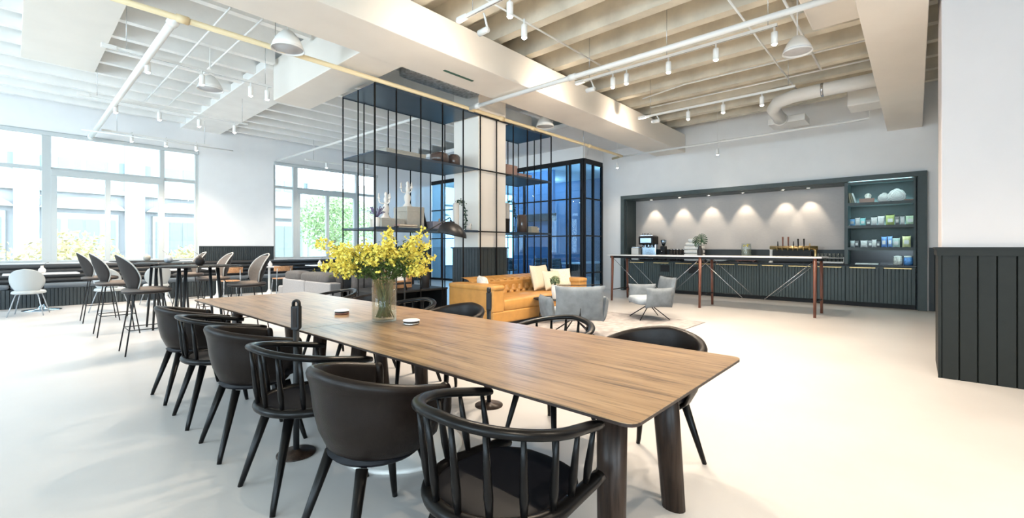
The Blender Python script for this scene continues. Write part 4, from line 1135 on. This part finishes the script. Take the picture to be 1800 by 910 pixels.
for (p, c, lb) in (((1.76, 7.45, 1.051), 'taupe', 'dark round twig vase on the nearest high table'), ((1.72, 9.15, 1.051), 'galv', 'grey round twig vase on the middle high table'), ((1.72, 10.9, 1.051), 'paper', 'pale round ornament on the farthest high table')):
    o = thing('ball_vase', lb, 'vase', p, 0, 'ball vases on the high tables')
    MB().lathe([(.025, 0), (.05, .015), (.06, .055), (.05, .095), (.018, .115), (.014, .13)], 24).build('ball', M[c], o)
    if c != 'paper': MB().tube([(0, 0, .11), (-.02, .03, .16), (-.06, .08, .20)], [.004, .003, .002], 5).tube([(0, 0, .12), (.01, -.02, .17), (.04, -.03, .16)], [.003, .003, .002], 5).build('twigs', M['bark'], o)

# pale shell chairs and cafe tables along the banquette
def cafe_chair(lb, loc, rz, mats=('palechair', 'palechair', 'palechair')):
    o = thing('shell_chair', lb, 'chair', loc, rz, 'shell chairs along the bench')
    shell_parts(o, .45, M[mats[0]], M[mats[1]], M[mats[2]])
    for sx in (-1, 1):
        MB().tube([(sx*.25, -.24, 0), (sx*.15, -.15, .40), (sx*.10, -.10, .42), (sx*.10, .10, .42), (sx*.15, .15, .40), (sx*.25, .24, 0)], .009, 8).build('leg_frame', M['galv'], o)
    return o
cc = cafe_chair('pale grey shell chair seen from behind at the far left', (.22, 12.75, 0), R(78))
dup(cc, (1.35, 12.35, 0), R(60), 'pale grey shell chair half hidden behind the bar stools')
dup(cc, (2.2, 12.9, 0), R(95), 'pale grey shell chair by the window behind the high tables')
def wood_chair(lb, loc, rz):
    o = thing('plywood_chair', lb, 'chair', loc, rz, 'plywood-backed chairs along the bench')
    def fn(u, v):
        f = 2*u-1; return (-.20+.07*f*f-.02*v, f*.24, .66+.14*v)
    MB().grid(fn, 14, 5).build('backrest', M['ply'], o, solid=.012)
    MB().sup((0, 0, .455), (.42, .42, .03), .5, .5).build('seat', M['ply'], o)
    for sy in (-1, 1):
        MB().tube([(-.22, sy*.2, 0), (-.18, sy*.18, .44), (-.20, sy*.17, .74)], .011, 8).build('leg', M['galv'], o)
        MB().tube([(.2, sy*.2, 0), (.16, sy*.17, .44)], .011, 8).build('leg', M['galv'], o)
    return o
wc = wood_chair('orange plywood-backed chair behind the nearest stool by the window pier', (3.72, 13.0, 0), R(88))
dup(wc, (4.98, 13.05, 0), R(88), 'orange plywood-backed chair beyond the light grey sofa')
def cafe_table(lb, loc, w, base='white'):
    o = thing('cafe_table', lb, 'table', loc, 0, 'pedestal tables along the bench')
    MB().bb(-w, w, -.32, .32, .745, .77).build('tabletop', M['marble'], o, bevel=.01)
    MB().lathe([(.03, .02), (.03, .745)], 16).build('pedestal', M[base], o)
    MB().lathe([(.30, 0), (.30, .008), (.08, .03), (.04, .09), (.03, .12)], 32).build('base', M['chrome'] if base != 'white' else M['white'], o)
    return o
cafe_table('pedestal table with white top behind the far left chair', (.42, 13.55, 0), .55, 'ebony')
cafe_table('pedestal table with white leg below the last window mullion', (2.52, 13.6, 0), .32)
cafe_table('pedestal table with white leg in front of the window pier', (3.60, 13.6, 0), .32)
cafe_table('pedestal table with white leg left of the second window', (4.88, 13.65, 0), .32)
cafe_table('pedestal table under the second window, behind the grey sofa', (6.5, 13.6, 0), .5)
cafe_table('pedestal table behind the black shelving', (8.2, 13.6, 0), .5)
for (x_, lb) in ((.42, 'pale ball vase on the far left pedestal table'), (4.88, 'small white jug on the pedestal table left of the second window'), (6.3, 'small white jug on the pedestal table behind the grey sofa')):
    o = thing('small_vase', lb, 'vase', (x_, 13.58, .771))
    MB().lathe([(.03, 0), (.055, .02), (.06, .06), (.04, .1), (.02, .12), (.022, .15)], 20).build('vase_body', M['porcelain'], o)
    MB().tube([(.02, 0, .14), (.05, 0, .2), (.10, .02, .22)], [.003, .003, .006], 5).build('sprig', M['bark'], o)
# banquette
o = thing('bench_seat', 'long dark built-in bench with rolled back below the windows', 'bench', (-4.6, 14.2, 0))
BL = 13.7
fluted(MB(), BL, .40, .06, .02, T(0, 0, 0)).bb(0, BL, 0, .56, .0, .40).build('base', M['dado'], o)
for k in range(6):
    MB().sup((BL/12+k*BL/6, .26, .45), (BL/6-.01, .58, .11), .3, .1, 32, 10).build('seat_cushion', mat('bench_seat_grey', (.11, .13, .15), .7), o)
mb = MB()
for k in range(4): mb.tube([(0, .47, .56+k*.105), (BL, .47, .56+k*.105)], .056, 12)
mb.build('rolled_back', mat('bench_back', (.035, .033, .033), .5), o)
MB().tube([(2.6, -.03, .2), (2.6, -.05, .2)], .03, 12).build('outlet', M['steel'], o)

# ------------------------------------------------------------------ ceiling services
def pipe(name, lb, pts, r_, m_, cat='pipe', fit=()):
    o = thing(name, lb, cat, (0, 0, 0))
    MB().tube(pts, r_, 12).build('pipe_run', m_, o)
    for (p, ax) in fit:
        d = {'X': Vector((.06, 0, 0)), 'Y': Vector((0, .06, 0)), 'Z': Vector((0, 0, .06))}[ax]
        MB().tube([Vector(p)-d, Vector(p)+d], r_*1.35, 12).build('coupling', m_, o)
    return o
PZ = 3.9
o = pipe('sprinkler_pipe', 'long cream sprinkler main crossing in front of the shelving top', [(-5.5, 6.22, PZ), (11.20, 6.22, PZ), (11.6, 6.22, PZ), (11.75, 6.6, PZ)], .034, M['cream'], 'pipe',
         [((1.3, 6.22, PZ), 'X'), ((5.78, 6.22, PZ), 'X'), ((6.6, 6.22, PZ), 'X'), ((7.6, 6.22, PZ), 'X'), ((9.9, 6.22, PZ), 'X')])
for x_ in (2.3, 9.6):
    MB().tube([(x_, 6.22, PZ), (x_, 6.22, 4.34)], .006, 6).build('hanger', M['steel'], o)
    MB().tube([(x_, 6.22+.036*math.cos(k*.7), PZ+.036*math.sin(k*.7)) for k in range(9)], .008, 6, True).build('clamp', M['steel'], o)
pipe('sprinkler_pipe', 'white branch pipe slanting toward the left windows', [(1.24, 6.22, PZ), (1.24, 14.6, PZ)], .045, M['white'], 'pipe', [((1.24, 6.35, PZ), 'Y'), ((1.24, 14.4, PZ), 'Y')])
pipe('sprinkler_pipe', 'white branch pipe crossing below the great beam toward the right', [(5.72, 6.22, PZ), (5.72, .5, PZ)], .036, M['white'], 'pipe', [((5.72, 6.0, PZ), 'Y'), ((5.72, 3.9, PZ), 'Y')])
pipe('sprinkler_pipe', 'white branch pipe running behind the rods of the shelving', [(5.72, 6.25, PZ), (5.55, 6.4, PZ+.05), (5.4, 14.5, PZ+.05)], .028, M['white'])
pipe('sprinkler_pipe', 'white pipe along the top of the kitchen wall', [(11.65, 6.22, PZ), (11.55, .7, PZ), (11.55, .7, 4.5)], .026, M['white'], 'pipe', [((11.6, 3.5, PZ), 'Y')])
pipe('conduit', 'thin straight conduit over the beam at upper centre', [(3.2, 4.02, 4.42), (7.2, 4.02, 4.42)], .013, M['white'])
pipe('conduit', 'thin conduit crossing the right bay behind the large dome', [(5.6, 1.70, 4.32), (10.5, 1.70, 4.32)], .013, M['white'])
pipe('conduit', 'second thin conduit crossing the right bay beside the large dome', [(6.0, 1.2, 4.32), (9.2, 1.2, 4.32)], .016, M['white'])
pipe('conduit', 'thin conduit bundle over the third light track', [(8.5, 4.1, 4.3), (8.6, 3.3, 4.42), (8.6, .5, 4.42)], .014, M['white'])
pipe('conduit', 'thin conduit behind the third light track near the round duct', [(9.3, 4.3, 4.35), (9.3, .5, 4.35)], .014, M['white'])
pipe('conduit', 'left of two thin conduits over the nearest left track', [(1.95, 6.8, 4.50), (1.95, 12.5, 4.50)], .014, M['white'])
pipe('conduit', 'right of two thin conduits over the nearest left track', [(2.35, 6.8, 4.50), (2.35, 12.5, 4.50)], .014, M['white'])
pipe('conduit', 'thin conduit along the left window wall', [(1.0, 13.4, 3.85), (3.9, 13.4, 3.85)], .013, M['white'])
# duct
o = thing('round_duct', 'fat white round air duct bending down before the kitchen wall', 'duct', (0, 0, 0))
MB().tube([(9.9, .475, 4.18), (9.9, 1.35, 4.18), (9.95, 1.75, 4.18), (10.1, 2.02, 4.17), (10.45, 2.18, 4.14), (11.2, 2.2, 4.10)], .12, 20).build('duct_run', M['white'], o)
MB().tube([(11.2, 2.2, 4.10), (11.25, 2.2, 4.10)], .14, 20).build('collar', M['white'], o)
MB().bb(11.25, 11.8, 1.75, 2.45, 4.02, 4.16).build('register', M['white'], o, bevel=.01)
MB().tube([(9.9, 1.25, 4.18), (9.9, 1.29, 4.18)], .125, 20).build('band', M['steel'], o)
tag(MB().bb(10.9, 11.5, .50, 1.0, 4.05, 4.4).build('duct_box', M['white'], bevel=.02), 'white metal box beside the right beam near the kitchen wall', 'vent box')
tag(MB().bb(6.0, 7.3, .47, 1.05, 4.25, 4.5).build('duct_box', M['soffit'], bevel=.02), 'broad white casing beside the right beam at the top', 'vent box')
tag(MB().bb(4.33, 4.92, 5.24, 5.285, 3.952, 3.962).build('slot_vent', M['grnvent']), 'dark green slot vent in the underside of the great beam', 'vent')
o = thing('flat_duct', 'mottled grey metal duct end above the shelving', 'duct', (5.15, 6.32, 4.25))
MB().sup((0, 0, 0), (1.6, .38, .14), .25, .2, 60, 12).build('duct_body', M['galv'], o)

def track(lb, a, b_, z=4.0):
    o = thing('light_track', lb, 'light track', a+(z,))
    d = Vector((b_[0]-a[0], b_[1]-a[1], 0)); Ln = d.length
    o.rotation_euler = (0, 0, math.atan2(d.y, d.x))
    MB().bb(0, Ln, -.018, .018, -.018, .018).build('rail', M['white'], o)
    MB().bb(0, Ln, -.006, .006, -.019, -.017).build('slot', M['steel'], o)
    MB().bb(-.16, 0, -.03, .03, -.025, .025).build('feed_box', M['white'], o, bevel=.005)
    k = max(2, int(Ln/.9))
    for i in range(k): MB().tube([(.1+i*(Ln-.2)/(k-1), 0, .018), (.1+i*(Ln-.2)/(k-1), 0, 4.95-z)], .004, 5).build('hanger_rod', M['steel'], o)
track('white light track in the top centre, nearest the camera in the right bay', (3.55, 3.9), (3.55, 1.6))
track('white light track crossing the middle of the right bay', (6.2, 4.0), (6.2, 1.25))
track('white light track in front of the kitchen ceiling', (8.75, 4.15), (8.75, 1.5))
track('white light track in the left bay, nearest the camera', (.95, 8.06), (2.92, 8.06))
track('white light track in the left bay, middle one', (.92, 10.9), (3.45, 10.9))
track('white light track along the left window wall', (1.5, 13.55), (3.4, 13.55), 3.93)
track('white light track before the second window', (6.0, 13.55), (8.0, 13.55), 3.93)

SPOTPROTO = {}
def spot(lb, x_, y_, z_, grp, e=90, tilt=None, warm=(1, .84, .66), size=125, bodyh=.15):
    """z_ = lens height"""
    o = thing('track_spotlight', lb, 'spotlight', (x_, y_, z_), 0, grp)
    if tilt is None:
        Mx = Matrix.Identity(4)
    else:
        d = Vector(tilt).normalized(); Mx = d.to_track_quat('-Z', 'Y').to_matrix().to_4x4()
    MB().lathe([(.001, bodyh), (.034, bodyh), (.036, bodyh-.005), (.036, 0), (.030, 0), (.030, .012)], 20, Mx).build('housing', M['white'], o)
    MB().lathe([(.0001, -.018), (.016, -.014), (.026, -.004), (.030, .008)], 20, Mx).build('lens', M['lens'], o)
    t_ = Mx @ Vector((0, 0, bodyh))
    zt = 3.982-z_ if z_ > 3.6 else 4.9-z_
    if z_ > 3.7 and z_ + .3 > 3.93: zt = max(.13, zt)
    MB().tube([t_, (t_.x*.6, t_.y*.6, max(t_.z+.01, zt-.02)), (t_.x*.5, t_.y*.5, max(t_.z+.02, zt))], .012 if z_ > 3.6 else .003, 8).build('stem', M['white'], o)
    l = bpy.data.lights.new('bulb', 'SPOT'); l.energy = e; l.color = warm; l.spot_size = R(size); l.spot_blend = .9; l.shadow_soft_size = .025
    lo = bpy.data.objects.new('bulb', l); COL.objects.link(lo); lo.parent = o
    lo.matrix_local = Mx @ T(0, 0, -.06)
    return o
ER = 185
g = 'spotlights in the right bay'
spot('white spotlight on the nearest right track, turned to the great beam', 3.62, 3.76, 3.78, g, 48, (.1, 1, .05))
spot('white spotlight on the nearest right track, left of the two glowing ones', 3.55, 3.22, 3.76, g, ER)
spot('white spotlight just right of the nearest right track', 4.02, 3.42, 3.76, g, ER)
spot('white spotlight at the top edge above the nearest right track', 3.55, 2.55, 3.76, g, ER)
spot('white spotlight on the middle right track, turned to the great beam', 6.2, 3.95, 3.83, g, 48, (.1, 1, .05))
spot('white spotlight on the middle right track, first upright one from the beam', 6.2, 3.48, 3.77, g, ER)
spot('white spotlight on the middle right track, second upright one from the beam', 6.2, 3.25, 3.77, g, ER)
spot('white spotlight on the middle right track, third upright one from the beam', 6.2, 2.60, 3.77, g, ER)
spot('white spotlight on the middle right track, fourth upright one from the beam', 6.2, 1.96, 3.77, g, ER)
spot('white spotlight on the middle right track, beside the large dome', 6.2, 1.28, 3.77, g, ER)
spot('white spotlight on the kitchen track, turned to the great beam', 8.75, 4.0, 3.87, g, 48, (.1, 1, .05))
spot('white spotlight on the kitchen track, leftmost upright one', 8.75, 3.28, 3.78, g, ER)
spot('white spotlight on the kitchen track, middle upright one', 8.75, 2.64, 3.78, g, ER)
spot('white spotlight on the kitchen track, rightmost upright one', 8.75, 2.0, 3.78, g, ER)
track('added unseen white light track in the near right bay close to the right beam', (3.55, .3), (3.55, -3.2))  # these out-of-view tracks and their spots are added to brighten the room
track('added unseen white light track behind the camera position', (.9, .3), (.9, -3.2))
spot('added unseen white spotlight on the track right of the camera, nearer the right beam', 3.55, -.5, 3.77, g, ER)
spot('added unseen white spotlight on the track right of the camera, farther one', 3.55, -2.2, 3.77, g, ER)
spot('added unseen white spotlight on the track behind the camera, nearer one', .9, -.9, 3.77, g, ER)
spot('added unseen white spotlight on the track behind the camera, farther one', .9, -2.4, 3.77, g, ER)
g = 'spotlights in the left bay'
EL = 150
nm = ('first', 'second', 'third', 'fourth', 'fifth')
for k, x_ in enumerate((1.28, 1.93, 2.60, 2.85)): spot('white spotlight on the nearest left track, %s from its left end' % nm[k], x_, 8.06, 3.77, g, EL)
for k, x_ in enumerate((1.27, 1.91, 2.56, 3.2)): spot('white spotlight on the middle left track, %s from its left end' % nm[k], x_, 10.9, 3.77, g, EL)
for k, x_ in enumerate((1.86, 2.5, 3.12)): spot('white spotlight on the left window wall track, %s from its left end' % nm[k], x_, 13.55, 3.76, g, EL)
spot('white spotlight on the track before the second window', 6.5, 13.55, 3.76, g, EL)
spot('white cylinder pendant in front of the kitchen wall above the niche', 11.7, 3.66, 3.60, 'cylinder pendants', 70)
spot('white cylinder pendant near the corner of the glass room', 11.7, 6.42, 3.60, 'cylinder pendants', 50)

def dome(lb, x_, y_, z_, rr, tilt=0):
    o = thing('dome_pendant', lb, 'pendant', (x_, y_, z_), 0, 'white dome pendants')
    MB().lathe([(.03*rr/.2, rr*1.25), (rr*.35, rr*1.15), (rr*.62, rr*.85), (rr*.85, rr*.42), (rr, 0), (rr*.96, 0), (rr*.8, rr*.42), (rr*.58, rr*.8)], 32).build('dome_shade', M['white'], o)
    MB().lathe([(.0001, .02), (rr*.95, .02), (rr*.95, .03), (.0001, .03)], 32).build('grille', mat('grille_cloth', (.55, .57, .6), .9), o)
    MB().tube([(0, 0, rr*1.2), (0, 0, 4.93-z_)], .008, 8).build('hanger', M['white'], o)
dome('white dome pendant hanging close to the great beam at the upper left', 2.38, 6.03, 3.85, .2)
dome('white dome pendant hanging in the right bay', 6.85, 1.15, 3.84, .175)
dome('white dome pendant behind the nearest left track', 2.17, 8.6, 3.88, .19)
dome('white dome pendant above the right end of the shelving', 7.75, 6.0, 3.92, .2)

# ------------------------------------------------------------------ outside
tag(MB().bb(-60, 80, 15.3, 90, -4.2, -4.0).build('street_ground', M['ground']), kind='structure')
o = thing('pale_building', 'pale stone building with tall windows across the street', 'building', (0, 31, -4))
MB().bb(-40, 13.2, 0, 6, 0, 19).build('facade', M['stone'], o)
MB().bb(-40, 13.4, -.6, 0, 12.2, 12.9).bb(-40, 13.3, -.3, 0, 8.0, 8.25).build('cornice', M['stone2'], o)
for cx in (-13.2, -9.3, -5.4, -1.5, 2.4, 6.4, 11.9):
    w_ = MB().bb(cx-1.3, cx+1.3, -.2, 0, 4.3, 7.0).build('window_surround', M['stone2'], o)
    MB().bb(cx-.55, cx-.04, -.25, -.2, 4.6, 6.7).bb(cx+.04, cx+.55, -.25, -.2, 4.6, 6.7).bb(cx-1.15, cx-.85, -.25, -.2, 4.6, 6.7).bb(cx+.85, cx+1.15, -.25, -.2, 4.6, 6.7).build('window_glass', M['winext'], w_)
    pts = [(cx-1.7, 7.2)]+[(cx+1.7*math.sin(R(-70+k*14)), 7.2+.9*(math.cos(R(-70+k*14))-.34)) for k in range(11)]+[(cx+1.7, 7.2)]
    MB().prism(pts, 0, .35, T(0, 0, 0) @ RX(math.pi/2)).build('pediment', M['stone2'], o)
    MB().bb(cx-.9, cx-.1, -.06, 0, 9.0, 9.7).bb(cx+.1, cx+.9, -.06, 0, 9.0, 9.7).bb(cx-1.7, cx-1.35, -.06, 0, 9.0, 9.7).bb(cx+1.35, cx+1.7, -.06, 0, 9.0, 9.7).build('upper_window', M['winext'], o)
    MB().tube([(cx+1.95, -.3, 0), (cx+1.95, -.3, 11.4)], .42, 16).bb(cx+1.4, cx+2.5, -.9, 0, 11.4, 12.2).build('half_column', M['stone'], o)
o = thing('gabled_building', 'distant pale building with a low gable seen through the second window', 'building', (24, 46, -4))
MB().bb(-8, 14, 0, 6, 0, 9.5).build('facade', M['stone'], o)
MB().prism([(-8.6, 9.5), (3, 12.4), (14.6, 9.5)], 0, -6.5, RX(math.pi/2) @ T(0, 0, .5)).build('gable', M['stone2'], o)
for cx in (-6, -3, 0, 3, 6, 9): MB().bb(cx-.5, cx+.5, -.06, 0, 4.5, 7.5).build('window_glass', M['winext'], o)
def tree(lb, x_, y_, h, rr, m_, n_):
    o = thing('street_tree', lb, 'tree', (x_, y_, -4), 0, 'trees outside the windows')
    MB().tube([(0, 0, 0), (.05, 0, h*.5), (0, .1, h*.8)], [.16, .12, .05], 8).build('trunk', M['bark'], o)
    mb = MB()
    for k in range(int(n_*2.6)):
        v = Vector([rnd.gauss(0, 1) for _ in range(3)]).normalized()*rr*rnd.uniform(.35, 1)
        p = (v.x, v.y, h-rr*.7+v.z*.9)
        Mx = T(*p) @ Euler((rnd.uniform(0, 6), rnd.uniform(0, 6), 0)).to_matrix().to_4x4()
        s_ = rnd.uniform(.06, .12)
        mb.add([(-s_, 0, 0), (0, -s_*.5, .02), (s_, 0, 0), (0, s_*.5, .02)], [(0, 1, 2, 3)], True, Mx)
    mb.build('foliage', m_, o)
tree('yellow autumn tree low in the far left window', -1.6, 22.5, 5.9, 1.8, M['yleaf'], 900)
tree('yellow autumn tree in front of the arched window outside', 1.6, 24, 5.7, 1.6, M['yleaf'], 900)
tree('small yellow tree right of the arched window outside', 5.6, 25, 5.2, 1.2, M['yleaf'], 500)
tree('green tree seen through the second window', 13.0, 26, 8.3, 2.2, M['gleaf'], 1500)
tree('green tree behind the black shelving through the second window', 18.4, 28, 8.6, 2.4, M['gleaf'], 1300)

# ------------------------------------------------------------------ light
w = bpy.data.worlds.new('sky'); scn.world = w; w.use_nodes = True
nt = w.node_tree; bg = nt.nodes['Background']
bg.inputs['Color'].default_value = (.67, .86, 1.0, 1); bg.inputs['Strength'].default_value = 8.5
def portal(loc, rot, sx, sy):
    l = bpy.data.lights.new('window_portal', 'AREA'); l.shape = 'RECTANGLE'; l.size = sx; l.size_y = sy; l.cycles.is_portal = True
    o = bpy.data.objects.new('window_portal', l); COL.objects.link(o); o.location = loc; o.rotation_euler = rot
portal(((W1[0]+W1[1])/2, YN+.32, 2.46), (R(-90), 0, 0), W1[1]-W1[0], 3.01)
portal(((W2[0]+W2[1])/2, YN+.32, 2.46), (R(-90), 0, 0), W2[1]-W2[0], 3.01)
portal(((W3[0]+W3[1])/2, YN+.32, 2.2), (R(-90), 0, 0), W3[1]-W3[0], 3.4)
for (a, b_) in ((-3.5, 1.5), (3.6, 8.6), (9.8, 14)): portal((XW-.22, (a+b_)/2, 2.43), (0, R(-90), 0), 3.1, b_-a)
portal((-3, YS-.22, 2.43), (R(90), 0, 0), 3, 3.1)

# ------------------------------------------------------------------ camera
F = 790.0
cam = bpy.data.cameras.new('camera'); co = bpy.data.objects.new('camera', cam); COL.objects.link(co)
cam.sensor_width = 36; cam.lens = 36*F/1800
cam.shift_y = -(455-435)/1800
co.location = (0, 0, 1.3)
yaw = math.atan(710/790)
co.rotation_euler = (R(90), 0, yaw-math.pi/2)
scn.camera = co
cam.clip_start = .05; cam.clip_end = 300

vs = scn.view_settings
vs.view_transform = 'Standard'; vs.look = 'None'; vs.gamma = 1; vs.use_curve_mapping = False
vs.exposure = 0.5
cy = scn.cycles
cy.use_denoising = True
cy.max_bounces = 8; cy.diffuse_bounces = 4; cy.glossy_bounces = 3; cy.transmission_bounces = 6; cy.transparent_max_bounces = 12
cy.sample_clamp_indirect = 6; cy.caustics_reflective = False; cy.caustics_refractive = False
